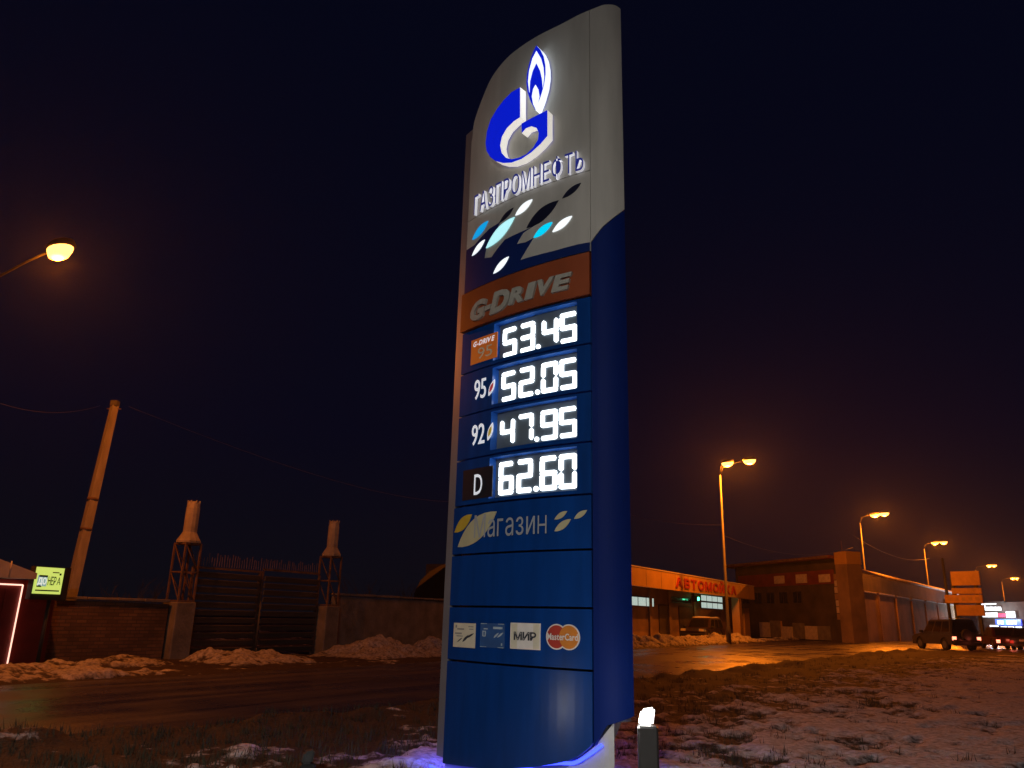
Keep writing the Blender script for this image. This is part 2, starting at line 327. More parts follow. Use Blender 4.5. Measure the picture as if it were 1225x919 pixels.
def build_ground():
    az = [a for a in range(-180, -56, 6)] + [-54 + 0.24 * i for i in range(450)] + [a for a in range(55, 180, 6)]
    rs = [0.0]; r = 1.2
    while r < 70: rs.append(r); r *= 1.0125
    while r < 900: rs.append(r); r *= 1.12
    V = []; A = []; Fc = []; n = len(az)
    for r in rs:
        for a in az:
            x, y = r * math.sin(R(a)), r * math.cos(R(a))
            s, z = ground_at(x, y); V.append((x, y, z)); A.append(s)
    for i in range(len(rs) - 1):
        for k in range(n):
            k2 = (k + 1) % n
            Fc.append((i*n+k, (i+1)*n+k, (i+1)*n+k2, i*n+k2))
    o = mesh_obj('ground', V, Fc, M['ground'], smooth=True)
    at_ = o.data.attributes.new('snow', 'FLOAT', 'POINT'); at_.data.foreach_set('value', A)
    o.data.flip_normals()
    tag(o, kind='structure', label='snowy roadside ground with brown dirt patches')
build_ground()
def build_road():
    us = [-60 + 1.0 * i for i in range(40)] + [-20 + 0.4 * i for i in range(210)] + [64 + 2.0 * i for i in range(65)]
    nv = 14; V = []; Fc = []
    for u in us:
        a, b = near_v(u) - 0.05, far_v(u) + 0.05
        for k in range(nv + 1):
            t = k / nv; V.append((u, a + (b - a) * t, 0.004 + 0.05 * math.sin(math.pi * t) * min(1, 8 / (b - a)) + 0.006 * fn(u, t * 8, .5, 3)))
    for i in range(len(us) - 1):
        for k in range(nv):
            p = i * (nv + 1) + k; Fc.append((p, p + nv + 1, p + nv + 2, p + 1))
    o = mesh_obj('road', V, Fc, M['road'], smooth=True); o.data.flip_normals()
    o.location = (OX, OY, 0); o.rotation_euler = (0, 0, RZ)
    tag(o, kind='structure', label='wet asphalt road between verge and brick wall')
build_road()
def snow_heap(label, u0, u1, v0, v1, h, seed, dirt=0.0):
    nu = max(16, int((u1 - u0) / 0.06)); nv = max(10, int((v1 - v0) / 0.06)); V = []; A = []; Fc = []
    for i in range(nu + 1):
        for k in range(nv + 1):
            a, b = i / nu, k / nv
            x = (a - .5) * (u1 - u0); y = (b - .5) * (v1 - v0)
            e_ = min(1, 4 * a * (1 - a) * 1.7) * (4 * b * (1 - b)) ** 0.7
            n1 = fn(x + seed * 9, y, 1.1, 4); n2 = fn(x + seed * 9, y, 4.5, 3)
            n3 = fn(x + seed * 9, y + 40, 11, 3)
            z = h * e_ * (0.75 + 0.75 * n1) + (0.045 * n2 + 0.018 * n3) * min(1, e_ * 2) - 0.03
            V.append((x, y, z)); A.append(0.60 - dirt + 0.12 * n1 + 0.14 * n2 + 0.05 * n3 - 0.22 * (1 - min(1, e_ * 2.5)))
    for i in range(nu):
        for k in range(nv):
            p = i * (nv + 1) + k; Fc.append((p, p + nv + 1, p + nv + 2, p + 1))
    o = mesh_obj('snow_heap', V, Fc, M['dirtysnow'], smooth=True)
    at_ = o.data.attributes.new('snow', 'FLOAT', 'POINT'); at_.data.foreach_set('value', A)
    x, y = xy((u0 + u1) / 2, (v0 + v1) / 2); o.location = (x, y, 0.03); o.rotation_euler = (0, 0, RZ)
    tag(o, label, 'snow heap', 'snow heaps along the far edge of the road')
    return o
def build_grass():
    V = []; Fc = []; rnd = random.Random(4); n = 0
    while n < 6500:
        a = R(rnd.uniform(-38, 40)); r = 4.5 * (9.0 ** rnd.random()); x, y = r * math.sin(a), r * math.cos(a)
        u, v = uv(x, y)
        if near_v(u) - v < 0.3 or (abs(x) < 1.2 and 4.6 < y < 6.8): n += 1; continue
        s, z = ground_at(x, y); n += 1
        if s > 0.50 and rnd.random() > 0.06: continue
        for _ in range(rnd.randint(6, 14)):
            bx, by = x + rnd.gauss(0, .05), y + rnd.gauss(0, .05); an = rnd.uniform(0, 6.28); h = rnd.uniform(.03, .10); l = rnd.uniform(.01, .07)
            wx, wy = math.cos(an + 1.57) * .005, math.sin(an + 1.57) * .005; k = len(V)
            V += [(bx - wx, by - wy, z - .01), (bx + wx, by + wy, z - .01), (bx + math.cos(an) * l, by + math.sin(an) * l, z + h)]
            Fc.append((k, k + 1, k + 2))
    o = mesh_obj('grass', V, Fc, mat('dead grass', (0.07, 0.055, 0.03), 0.9, 0, 0.4, 9)); tag(o, kind='stuff', label='dead brown grass blades poking through the snow', cat='grass')
build_grass()

# ------------------------------------------------------------------ fuel price sign
SD, SA, SK, SX, SKR, TE = 5.7, R(30.79), 0.262, 0.610, 3.36, 0.29
TL, TC = -1.44, -1.70
def plan(t):
    if t <= 0:
        s = -t; ph = SA + SK * s
        return SX - (math.sin(ph) - math.sin(SA)) / SK, SD + (math.cos(SA) - math.cos(ph)) / SK, ph
    ph = SA - SKR * t
    return SX + (math.sin(SA) - math.sin(ph)) / SKR, SD - (math.cos(ph) - math.cos(SA)) / SKR, ph
BASE = Vector((0.05, 6.1, 0.0))
def S3(t, z, d):
    x, y, ph = plan(t); return Vector((x - math.sin(ph) * d, y - math.cos(ph) * d, z)) - BASE
def face(px, py, d=0.0):
    q = ray(px, py); a = q.x / q.y; lo, hi = -2.4, 0.6
    for _ in range(40):
        m_ = (lo + hi) / 2; p = S3(m_, 0, d) + BASE
        if p.x / p.y < a: lo = m_
        else: hi = m_
    p = S3(lo, 0, d) + BASE
    return lo, CAM_H + q.z * p.y / q.y
sign = empty('fuel_price_sign', BASE)
tag(sign, 'tall curved blue and white fuel price sign with lit logo and digits', 'price sign')
def map_bm(bm, cut=0.07):
    if cut:
        ts = [v.co.x for v in bm.verts]; t = math.ceil(min(ts) / cut) * cut
        while t < max(ts):
            bmesh.ops.bisect_plane(bm, geom=bm.verts[:] + bm.edges[:] + bm.faces[:], plane_co=(t, 0, 0), plane_no=(1, 0, 0)); t += cut if t < 0 or t > TE else cut * 0.5
    for v in bm.verts: v.co = S3(v.co.x, v.co.y, v.co.z)
def prism2d(bm, poly, d0, d1):
    a = sum(poly[i][0] * poly[(i+1) % len(poly)][1] - poly[(i+1) % len(poly)][0] * poly[i][1] for i in range(len(poly)))
    if a < 0: poly = poly[::-1]
    F_ = [bm.verts.new((t, z, d1)) for t, z in poly]; B_ = [bm.verts.new((t, z, d0)) for t, z in poly]; n = len(poly)
    f = bm.faces.new(F_); f.normal_update()
    for i in range(n):
        s = bm.faces.new((B_[i], B_[(i+1) % n], F_[(i+1) % n], F_[i])); s.material_index = 1
    bmesh.ops.triangulate(bm, faces=[f])
def spoly(name, polys, d0, d1, front, side=None, parent=None, cut=0.07):
    bm = bmesh.new()
    for p in polys: prism2d(bm, p, d0, d1)
    map_bm(bm, cut)
    return bm_obj(name, bm, [front, side or front], parent or sign)
def rect(t0, t1, z0, z1): return [(t0, z0), (t1, z0), (t1, z1), (t0, z1)]
def fpx(pts, d=0.0): return [face(x, y, d) for x, y in pts]
def smooth_poly(p, n=4):
    o_ = []; L = len(p)
    for i in range(L):
        a, b, c, d = p[i-1], p[i], p[(i+1) % L], p[(i+2) % L]
        for k in range(n):
            t = k / n
            o_.append(tuple(0.5 * (2*b[j] + (c[j]-a[j])*t + (2*a[j]-5*b[j]+4*c[j]-d[j])*t*t + (3*b[j]-a[j]-3*c[j]+d[j])*t**3) for j in (0, 1)))
    return o_
def curve_pts(p, n=4):
    o_ = []
    for i in range(len(p) - 1):
        a, b, c, d = p[max(i-1, 0)], p[i], p[i+1], p[min(i+2, len(p)-1)]
        for k in range(n):
            t = k / n
            o_.append(tuple(0.5 * (2*b[j] + (c[j]-a[j])*t + (2*a[j]-5*b[j]+4*c[j]-d[j])*t*t + (3*b[j]-a[j]-3*c[j]+d[j])*t**3) for j in (0, 1)))
    o_.append(p[-1]); return o_
def leaf(A, B, wd=0.24, n=9):
    (x0, y0), (x1, y1) = A, B; dx, dy = x1 - x0, y1 - y0; L = math.hypot(dx, dy); nx, ny = -dy / L, dx / L; P = []
    for i in range(n): t = i / n; s = math.sin(math.pi * t) ** 0.85 * L * wd * .68; P.append((x0 + dx*t - nx*s*(1 if t < .5 else 1), y0 + dy*t - ny*s))
    for i in range(n): t = 1 - i / n; s = math.sin(math.pi * t) ** 0.85 * L * wd * .68; P.append((x0 + dx*t + nx*s, y0 + dy*t + ny*s))
    return P
def glyph(ch, off=0.0, shear=0.0, res=3):
    if ch == 'н':
        xs_, ys_ = (.08, .145, .445, .51), (0, .23, .29, .54); vs_ = [(x, y) for y in ys_ for x in xs_]
        return vs_, [(r_ * 4 + c_, r_ * 4 + c_ + 1, r_ * 4 + c_ + 5, r_ * 4 + c_ + 4) for r_ in range(3) for c_ in range(3) if c_ != 1 or r_ == 1]
    c = bpy.data.curves.new('glyph', 'FONT'); c.body = ch; c.offset = off; c.resolution_u = res; c.shear = shear; c.fill_mode = 'FRONT'
    o = bpy.data.objects.new('glyph', c); C.objects.link(o); bpy.context.view_layer.update()
    me = bpy.data.meshes.new_from_object(o.evaluated_get(bpy.context.evaluated_depsgraph_get()))
    bpy.data.objects.remove(o); bpy.data.curves.remove(c)
    vs_ = [(v.co.x, v.co.y) for v in me.vertices]; fs = [tuple(p.vertices) for p in me.polygons]; bpy.data.meshes.remove(me)
    return vs_, fs
def glyph_bm(bm, vs_, fs, fx, fy, d0, d1):
    """front faces plus side walls of one flat glyph, in sign face coordinates"""
    seen = {}; V = []; idx = []
    for x, y in vs_:
        k = (round(x, 5), round(y, 5))
        if k not in seen: seen[k] = len(V); V.append((x, y))
        idx.append(seen[k])
    Fv = [bm.verts.new((fx(x, y), fy(x, y), d1)) for x, y in V]; cnt = {}; F2 = []
    for f in fs:
        g = [idx[i] for i in f]
        if len(set(g)) < 3: continue
        ar = sum(V[g[i]][0]*V[g[(i+1) % len(g)]][1] - V[g[(i+1) % len(g)]][0]*V[g[i]][1] for i in range(len(g)))
        if ar < 0: g = g[::-1]
        F2.append(g)
        for i in range(len(g)): cnt[(g[i], g[(i+1) % len(g)])] = 1
    for g in F2:
        try: bm.faces.new([Fv[i] for i in g])
        except ValueError: pass
    Bv = {}
    if d1 - d0 > 0.003:
        for (a, b) in cnt:
            if (b, a) in cnt: continue
            for i in (a, b):
                if i not in Bv: Bv[i] = bm.verts.new((Fv[i].co.x, Fv[i].co.y, d0))
            try: s = bm.faces.new((Bv[a], Bv[b], Fv[b], Fv[a])); s.material_index = 1
            except ValueError: pass
def stext(name, body, t0, t1, z0, z1, d0, d1, front, side=None, parent=None, off=0.0, shear=0.0, gap=0.12, cap=None, letters=False, baseline=None):
    """text fitted into a rectangle of the sign face; letters=True makes each letter a part"""
    G = []; x = 0.0
    for ch in body:
        if ch == ' ': x += 0.3; continue
        v, f = glyph(ch, off, shear); mn = min(p[0] for p in v); mx = max(p[0] for p in v)
        G.append((ch, v, f, x - mn)); x += mx - mn + gap
    wd = x - gap; h = cap or max(max(p[1] for p in v) for _, v, _, _ in G); objs = []
    bm = bmesh.new()
    for ch, v, f, xo in G:
        fx = lambda a, b, xo=xo: t0 + (a + xo) / wd * (t1 - t0)
        fy = lambda a, b: z0 + b / h * (z1 - z0)
        glyph_bm(bm, v, f, fx, fy, d0, d1)
        if letters:
            map_bm(bm, 0); objs.append(bm_obj(name, bm, [front, side or front], parent or sign)); bm = bmesh.new()
    if letters: bm.free(); return objs
    map_bm(bm, 0); return bm_obj(name, bm, [front, side or front], parent or sign)

def zbox(x0, y0, sc): return lambda pts: [(x0 + sc * a, y0 + sc * b) for a, b in pts]
Z1 = zbox(540, 0, .2176); ZR = zbox(550, 180, .185); Z3 = zbox(530, 290, .2068); Z4 = zbox(530, 470, .2176); Z5 = zbox(510, 640, .3036); Z7 = zbox(520, 580, .2285); ZG = zbox(545, 290, .1388); ZC = zbox(530, 725, .1551)
# --- outline of the top
top_out = fpx(Z1([(116, 760), (122, 690), (135, 640), (165, 555), (220, 430), (300, 325), (385, 255), (480, 195), (600, 135), (700, 82), (770, 52)]))
top_out += [(face(714, 8.7)[0], face(714, 8.7)[1]), (0.15, face(727, 5.6)[1]), (0.24, face(733, 6)[1]), (TE, face(736.5, 9)[1])]
top_out = sorted(top_out)
TOPC = curve_pts(top_out, 4)
def ztop(t):
    if t <= TOPC[0][0]:
        return max(0.6, TOPC[0][1] - (TOPC[0][0] - t) * 3.0)
    return lerp_tab(TOPC, t)
ZB = [CAM_H + z for z in (-.341, .0756, .485, .887, 1.283, 1.678, 2.068, 2.469, 2.854)]
G_ = 0.008
# --- casing: lens-shaped hollow body behind the panels
def casing():
    ts = [TC + (TE - TC) * i / 60 for i in range(61)]
    L = S3(TC, 0, -.09); Rr = S3(TE, 0, -.09); ax = (Rr - L).normalized(); nn = Vector((ax.y, -ax.x, 0))
    V = []; Fc = []
    zt_left = lerp_tab([(TC, 0), (0, 0)], 0)
    for i, t in enumerate(ts):
        f = S3(t, 0, -.09); off = (f - L).dot(nn); b = f - nn * (2 * max(off, 0) * 0.8 + 0.05)
        zt = ztop(t - 0.0) - 0.012 if t > TL + .02 else ztop(max(TL + .06, t + .10)) - 0.02
        zb = 0.16 if t < -.25 else 0.16 + 0.42 * sst(-.25, .12, t)
        V += [(f.x, f.y, zb), (f.x, f.y, zt), (b.x, b.y, zb), (b.x, b.y, zt)]
    for i in range(60):
        p = i * 4; q = p + 4
        Fc += [(p, q, q + 1, p + 1), (q + 2, p + 2, p + 3, q + 3), (p + 1, q + 1, q + 3, p + 3), (p, p + 2, q + 2, q)]
    Fc += [(0, 1, 3, 2), (240, 242, 243, 241)]
    return mesh_obj('casing', V, Fc, M['casing'], sign)
casing()
spoly('dark_backing', [rect(TL + .02, -.02, .35, 4.2)], -.09, -.085, M['gap'])
# --- white logo panel, pattern panel, rounded flank
bl = fpx([(562.5, 258), (705, 211)]); zs_ = (bl[0][1] + bl[1][1]) / 2
up = [(t, z) for t, z in TOPC if TL < t < -.006 and z > zs_ + .05]
lp = [(TL, zs_ + .003), (-.002, zs_ + .003), (-.002, ztop(-.002))] + up[::-1] + [(TL, ztop(TL))]
spoly('logo_panel', [lp], -.06, 0, M['white'])
gdz = ZB[8]
spoly('pattern_panel', [rect(TL, -.002, gdz + G_, zs_ - .003)], -.06, 0, M['white'])
dg = fpx([(706, 290), (722, 272), (742, 250)])
fl_z = [(0.0, dg[0][1]), (.10, dg[1][1]), (TE, dg[2][1])]
fu = [(.002, dg[0][1] + .004), (.10, dg[1][1] + .004), (TE, dg[2][1] + .004)] + [(t, z) for t, z in TOPC if t > .03][::-1] + [(.002, ztop(.002))]
spoly('upper_flank', [fu], -.06, 0, M['white'], cut=0.05)
fb = fpx(Z5([(662, 830), (690, 812), (738, 752)]))
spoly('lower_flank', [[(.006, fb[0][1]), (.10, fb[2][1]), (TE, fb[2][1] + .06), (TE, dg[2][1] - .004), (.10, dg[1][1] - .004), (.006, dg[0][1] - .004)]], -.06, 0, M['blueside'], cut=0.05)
# --- wavy navy field and leaves of the pattern
wave = ZR([(40, 648), (95, 612), (140, 560), (190, 508), (258, 466), (235, 520), (172, 625), (158, 698), (205, 690), (240, 640), (290, 578), (350, 548), (430, 512), (482, 486), (412, 530), (366, 606), (425, 594), (476, 566), (390, 708), (600, 652), (760, 608), (840, 583)])
wf = fpx(wave, .004); wf[0] = (TL, wf[0][1]); wf[-1] = (-.006, dg[0][1])
spoly('navy_wave', [wf + [(-.006, gdz + G_), (TL, gdz + G_)]], 0, .004, M['bluedark'])
for A, B, mm, wd in (((80, 577), (180, 456), 'leafcyan', .24), ((78, 682), (161, 576), 'leafwhite', .22), ((168, 632), (352, 430), 'leafpale', .22),
                 ((358, 420), (467, 316), 'leafwhite', .24), ((255, 468), (347, 370), 'leafdark', .20), ((430, 503), (638, 323), 'leafdark', .24),
                 ((662, 310), (784, 210), 'leafdark', .22), ((476, 564), (597, 463), 'leafcyan2', .24), ((598, 527), (724, 423), 'leafwhite', .23), ((216, 797), (316, 686), 'leafwhite', .23)):
    dd = .009 if mm != 'leafdark' else .006
    a, b = fpx(ZR([A, B]), dd); spoly('leaf', [leaf(a, b, wd)], 0.002, dd, M[mm])
# --- raised logo
LD = 0.095
Gp = [(378, 480), (330, 508), (290, 548), (250, 600), (215, 660), (195, 725), (188, 785), (193, 830), (215, 865), (245, 887), (285, 897), (330, 895), (385, 875), (440, 838), (490, 792), (528, 748), (528, 605), (455, 642), (385, 680), (387, 733), (410, 706), (440, 695), (468, 704), (480, 730), (476, 768), (450, 812), (412, 848), (370, 868), (330, 876), (300, 868), (277, 842), (268, 800), (278, 752), (305, 705), (345, 666), (378, 645)]
logo = spoly('logo_mark', [fpx(Z1(Gp), LD)], 0.012, LD, M['logoblue'], M['logoside'])
Fp = [(467, 250), (490, 275), (508, 312), (517, 360), (518, 410), (509, 470), (490, 535), (462, 606), (436, 560), (419, 510), (412, 460), (415, 410), (425, 360), (440, 310), (455, 275)]
flame = spoly('flame_mark', [fpx(Z1(Fp), LD)], 0.012, LD, M['logoblue'], M['logowhite'])
W1 = [(467, 280), (445, 322), (427, 390), (421, 450), (428, 508), (431, 445), (445, 390), (466, 345), (488, 390), (498, 435), (502, 482), (509, 420), (505, 370), (492, 322)]
W2 = [(462, 466), (477, 492), (483, 530), (473, 580), (462, 600), (449, 572), (442, 530), (449, 490)]
spoly('flame_outline', [fpx(Z1(W1), LD + .004)], LD, LD + .004, M['logowhite'], parent=flame)
spoly('flame_core', [fpx(Z1(W2), LD + .004)], LD, LD + .004, M['logowhite'], parent=flame)
a = fpx([(565.7, 258.5), (565.7, 235.5), (697.3, 200.5), (690, 178.5)], .05)
z0_, z1_ = (a[0][1] + a[2][1]) / 2, (a[1][1] + a[3][1]) / 2
stext('letter', 'ГАЗПРОМНЕФТЬ', a[0][0], a[2][0], z0_, z1_, 0.01, .042, M['letblue'], M['letside'], off=-.004, gap=.17, cap=.73, letters=True)
# --- orange panel with raised lettering
gp = spoly('orange_panel', [rect(TL - .015, -.004, ZB[7] + G_, ZB[8] - G_)], -.06, .02, M['orange'])
a = fpx(ZG([(118, 668), (160, 480), (985, 400), (1030, 250)]), .04)
zz0 = (a[0][1] + a[2][1]) / 2; zz1 = (a[1][1] + a[3][1]) / 2; hh = zz1 - zz0
sh = 0.30
def slant_letters():
    spec = [('G', 1.10, .0), ('-', .9, .0), ('D', 1.18, .0), ('R', .86, .0), ('I', .86, .0), ('V', .86, .0), ('E', .86, .0)]
    wd = {'G': .20, '-': .075, 'D': .215, 'R': .175, 'I': .085, 'V': .175, 'E': .16}; x = 0.0; tot = sum(wd.values()) + .012 * 6; W_ = (a[3][0] - a[0][0]) - .07
    for ch, hs, dz in spec:
        v, f = glyph(ch, .05, 0.0); mn = min(p[0] for p in v); mx = max(p[0] for p in v); y0 = min(p[1] for p in v) if ch != '-' else 0; my = max(p[1] for p in v) if ch != '-' else .69
        bm = bmesh.new(); w0 = wd[ch] / tot * W_; xo = a[0][0] + x / tot * W_
        fy = lambda p, q: zz0 + .0 + (q - y0) / (my - y0) * hh * 1.0 * hs - (0.03 if hs > 1 else 0)
        fx = lambda p, q: xo + (p - mn) / (mx - mn) * w0 + (fy(p, q) - zz0) * sh
        glyph_bm(bm, v, f, fx, fy, .02, .045); map_bm(bm, 0); bm_obj('raised_letter', bm, [M['greylet'], M['greylet']], gp)
        x += wd[ch] + .012
slant_letters()
# --- price rows
SEG = {'0': 'abcdef', '2': 'abged', '3': 'abgcd', '4': 'fgbc', '5': 'afgcd', '6': 'afgedc', '7': 'abc', '9': 'abcdfg'}
def seg_rects(ch, x0, x1, z0, z1, th):
    zm = (z0 + z1) / 2; g = th * 0.10; o_ = []
    def hb(z): c = th * .42; o_.append([(x0 + g + c*.4, z), (x0 + g + c, z - th/2), (x1 - g - c, z - th/2), (x1 - g - c*.4, z), (x1 - g - c, z + th/2), (x0 + g + c, z + th/2)])
    def vb(x, a, b): c = th * .42; o_.append([(x, a + g), (x + th/2, a + g + c), (x + th/2, b - g - c), (x, b - g), (x - th/2, b - g - c), (x - th/2, a + g + c)])
    X0, X1 = x0 + th/2, x1 - th/2; A, B = z0 + th/2, z1 - th/2
    for s in SEG[ch]:
        if s == 'a': hb(B)
        if s == 'g': hb(zm)
        if s == 'd': hb(A)
        if s == 'b': vb(X1, zm, B)
        if s == 'c': vb(X1, A, zm)
        if s == 'f': vb(X0, zm, B)
        if s == 'e': vb(X0, A, zm)
    def disc(x, z): o_.append([(x + th*.46*math.cos(k*math.pi/5), z + th*.46*math.sin(k*math.pi/5)) for k in range(10)])
    S = SEG[ch]
    for (x, z, need) in ((X0, B, 'af'), (X1, B, 'ab'), (X0, A, 'ed'), (X1, A, 'cd'), (X0, zm, 'fg'), (X1, zm, 'bg')):
        if all(n in S for n in need): disc(x, z)
    if 'g' in S and 'e' in S and 'f' not in S: disc(X0, zm)
    if 'g' in S and 'c' in S and 'b' not in S: disc(X1, zm)
    return o_
DPX = {0: ((601.4, 396.5), (602.5, 426.5), (689, 369.6), (691, 408.9)), 1: ((599.3, 449.3), (601.3, 479.3), (688.2, 424.5), (690.9, 464.8)),
       2: ((597, 503.7), (597.5, 535), (687.8, 483), (691, 522)), 3: ((596, 554.9), (595.3, 594.5), (688.8, 540.7), (691, 582))}
DT0 = sum(fpx([DPX[k][0], DPX[k][1]], -.06)[j][0] for k in range(4) for j in (0, 1)) / 8
DT1 = sum(fpx([DPX[k][2], DPX[k][3]], -.06)[j][0] for k in range(4) for j in (0, 1)) / 8
for k, price in enumerate(('5345', '5205', '4795', '6260')):
    zb, zt = ZB[6 - k] + G_, ZB[7 - k] - G_
    q = fpx(DPX[k], -.06); dz1 = (q[0][1] + q[2][1]) / 2; dz0 = (q[1][1] + q[3][1]) / 2
    dz0 = max(dz0, zb + .045); dz1 = min(dz1, zt - .045)
    wt0, wt1, wz0, wz1 = DT0 - .05, DT1 + .035, dz0 - .028, zt - .018
    row = spoly('price_row', [rect(TL, wt0, zb, zt), rect(wt1, -.006, zb, zt), rect(wt0, wt1, zb, wz0), rect(wt0, wt1, wz1, zt)], -.08, 0, M['blue'], M['revealglow'])
    spoly('display', [rect(wt0, wt1, wz0 - .004, wz1 + .002)], -.08, -.074, M['display'], parent=row)
    W_ = DT1 - DT0; cw = W_ * 0.206; gapd = W_ * 0.058; dot = W_ * .062
    xs_ = [DT0, DT0 + cw + gapd * .9, DT0 + 2 * cw + gapd * 1.55 + dot, DT1 - cw]; th = (dz1 - dz0) * .142
    for i, ch in enumerate(price):
        spoly('digit', seg_rects(ch, xs_[i], xs_[i] + cw, dz0, dz1, th), -.074, -.060, M['digit'], parent=row, cut=0)
    cx = xs_[1] + cw + gapd * .55 + dot * .3; spoly('decimal_point', [[(cx + th*.55*math.cos(j*math.pi/5), dz0 + th*.55 + th*.55*math.sin(j*math.pi/5)) for j in range(10)]], -.074, -.060, M['digit'], parent=row, cut=0)
    if k == 0:
        p = fpx([(564.1, 406), (595.1, 399), (595.1, 427.5), (564.1, 436)], .006); lt0, lt1 = p[0][0], p[1][0]; lz1 = (p[0][1] + p[1][1]) / 2; lz0 = (p[2][1] + p[3][1]) / 2
        lb = spoly('fuel_label', [rect(lt0, lt1, lz0, lz1)], 0, .006, M['labelorange'], parent=row); hh_ = lz1 - lz0
        stext('fuel_grade', '95', lt0 + .10 * 1, lt1 - .055, lz0 + hh_ * .14, lz0 + hh_ * .58, .006, .009, M['sticker'], parent=row, gap=.06)
        stext('fuel_name', 'G-DRIVE', lt0 + .035, lt1 - .03, lz0 + hh_ * .70, lz0 + hh_ * .90, .006, .009, M['labelwhite'], parent=row, off=.025, shear=.25, gap=.03)
    elif k in (1, 2):
        if k == 1: p = fpx(Z3([(178, 912), (248, 832)]), .004); l = fpx(Z3([(262, 888), (298, 792)]), .006); mm = 'labelred'
        else: p = fpx(Z4([(155, 290), (228, 200)]), .004); l = fpx(Z4([(244, 262), (272, 163)]), .006); mm = 'labelyellow'
        stext('fuel_grade', ('95', '92')[k - 1], p[0][0], p[1][0], p[0][1] - .0, p[0][1] + .175, 0, .004, M['labelwhite'], parent=row, gap=.06, off=.004)
        spoly('leaf_label', [leaf(l[0], l[1], .26)], 0, .006, M['labelwhite'], parent=row)
        m0 = ((l[0][0]*.8+l[1][0]*.2), (l[0][1]*.8+l[1][1]*.2)); m1 = ((l[0][0]*.2+l[1][0]*.8), (l[0][1]*.2+l[1][1]*.8))
        spoly('leaf_core', [leaf(m0, m1, .26)], .006, .009, M[mm], parent=row)
    else:
        p = fpx(Z4([(105, 590), (268, 575), (268, 405), (110, 425)]), .006); lt0, lt1 = p[0][0], p[1][0]; lz0 = (p[0][1] + p[1][1]) / 2; lz1 = (p[2][1] + p[3][1]) / 2
        lb = spoly('fuel_label', [rect(lt0, lt1, lz0, lz1)], 0, .006, M['black'], parent=row)
        p = fpx(Z4([(168, 562), (216, 470)]), .009)
        stext('fuel_grade', 'D', p[0][0], p[1][0], p[0][1], p[0][1] + .17, .006, .009, M['labelwhite'], parent=row, off=.004)
# --- shop panel, blank panel, card panel, bottom panel
shop = spoly('shop_panel', [rect(TL - .01, -.006, ZB[2] + G_, ZB[3] - G_)], -.06, 0, M['blue'])
for A, B, mm, wd in (((62, 768), (158, 668), 'yellow', .27), ((80, 848), (294, 652), 'cream', .25), ((612, 697), (682, 650), 'cream', .24), ((612, 762), (702, 694), 'cream', .24), ((720, 693), (792, 644), 'cream', .24)):
    p, q = fpx(Z4([A, B]), .004); spoly('film_leaf', [leaf(p, q, wd)], 0, .004, M[mm], parent=shop)
p = fpx(Z7([(205, 283), (205, 196), (585, 250), (585, 184)]), .006)
stext('shop_lettering', 'Магазин', p[0][0], p[2][0], (p[0][1] + p[2][1]) / 2, (p[0][1] + p[2][1]) / 2 + .185, .004, .0065, M['filmtext'], parent=shop, gap=.14, cap=.73)
spoly('blank_panel', [rect(TL - .01, -.006, ZB[1] + G_, ZB[2] - G_)], -.06, 0, M['blue'])
card = spoly('card_panel', [rect(TL - .01, -.006, ZB[0] + G_, ZB[1] - G_)], -.06, 0, M['blue'])
def crect(x0, y0, x1, y1):
    p = fpx(ZC([(x0, y1), (x1, y1), (x1, y0), (x0, y0)]), .006); return p[0][0], p[1][0], (p[0][1] + p[1][1]) / 2, (p[2][1] + p[3][1]) / 2
t0, t1, z0, z1 = crect(76, 132, 243, 320)
st = spoly('card_sticker', [rect(t0, t1, z0, z1)], 0, .006, M['sticker'], parent=card); W_, H_ = t1 - t0, z1 - z0
def U(a, b): return (t0 + W_ * a, z0 + H_ * b)
def mark(name, polys, m): return tag(spoly(name, [[U(*p) for p in q] for q in polys], .006, .0075, M[m], parent=card, cut=0), kind='stuff' if len(polys) > 3 else None)
mark('sticker_print', [rect(.10, .16, .80, .92), rect(.18, .50, .72, .78), rect(.70, .92, .84, .88), rect(.74, .92, .74, .78), rect(.08, .40, .54, .60), rect(.16, .46, .44, .48)], 'inkgrey')
mark('sticker_emblem', [leaf((.45, .22), (.72, .52), .18), leaf((.62, .38), (.95, .60), .14), leaf((.20, .20), (.44, .40), .10)], 'ink')
t0, t1, z0, z1 = crect(283, 134, 470, 322); W_, H_ = t1 - t0, z1 - z0
spoly('card_sticker', [rect(t0, t1, z0, z1)], 0, .006, M['inkblue'], parent=card)
mark('sticker_print', [rect(.02, .98, .965, .99), rect(.02, .98, .01, .03), rect(.15, .32, .74, .79), rect(.55, .92, .77, .86), rect(.10, .14, .45, .68), rect(.20, .24, .45, .68), rect(.13, .21, .64, .68), rect(.13, .21, .44, .48), rect(.88, .93, .1, .2)], 'inkpale')
mark('sticker_emblem', [leaf((.58, .40), (.78, .62), .18), leaf((.72, .42), (.96, .64), .16)], 'inkpale')
t0, t1, z0, z1 = crect(516, 132, 748, 335); W_, H_ = t1 - t0, z1 - z0
spoly('card_sticker', [rect(t0, t1, z0, z1)], 0, .006, M['stickerw'], parent=card)
mark('sticker_face', [rect(.03, .97, .03, .97)], 'sticker')
stext('sticker_lettering', 'МИР', *[f for f in (t0 + W_ * .13, t0 + W_ * .88)], z0 + H_ * .35, z0 + H_ * .66, .0075, .009, M['ink'], parent=card, off=.03, gap=.05)
t0, t1, z0, z1 = crect(793, 140, 1055, 340); W_, H_ = t1 - t0, z1 - z0
def disc2(cx, cz, r_, d0, d1, m, name): return spoly(name, [[(cx + r_ * math.cos(k * math.pi / 14), cz + r_ * math.sin(k * math.pi / 14)) for k in range(28)]], d0, d1, M[m], parent=card, cut=0)
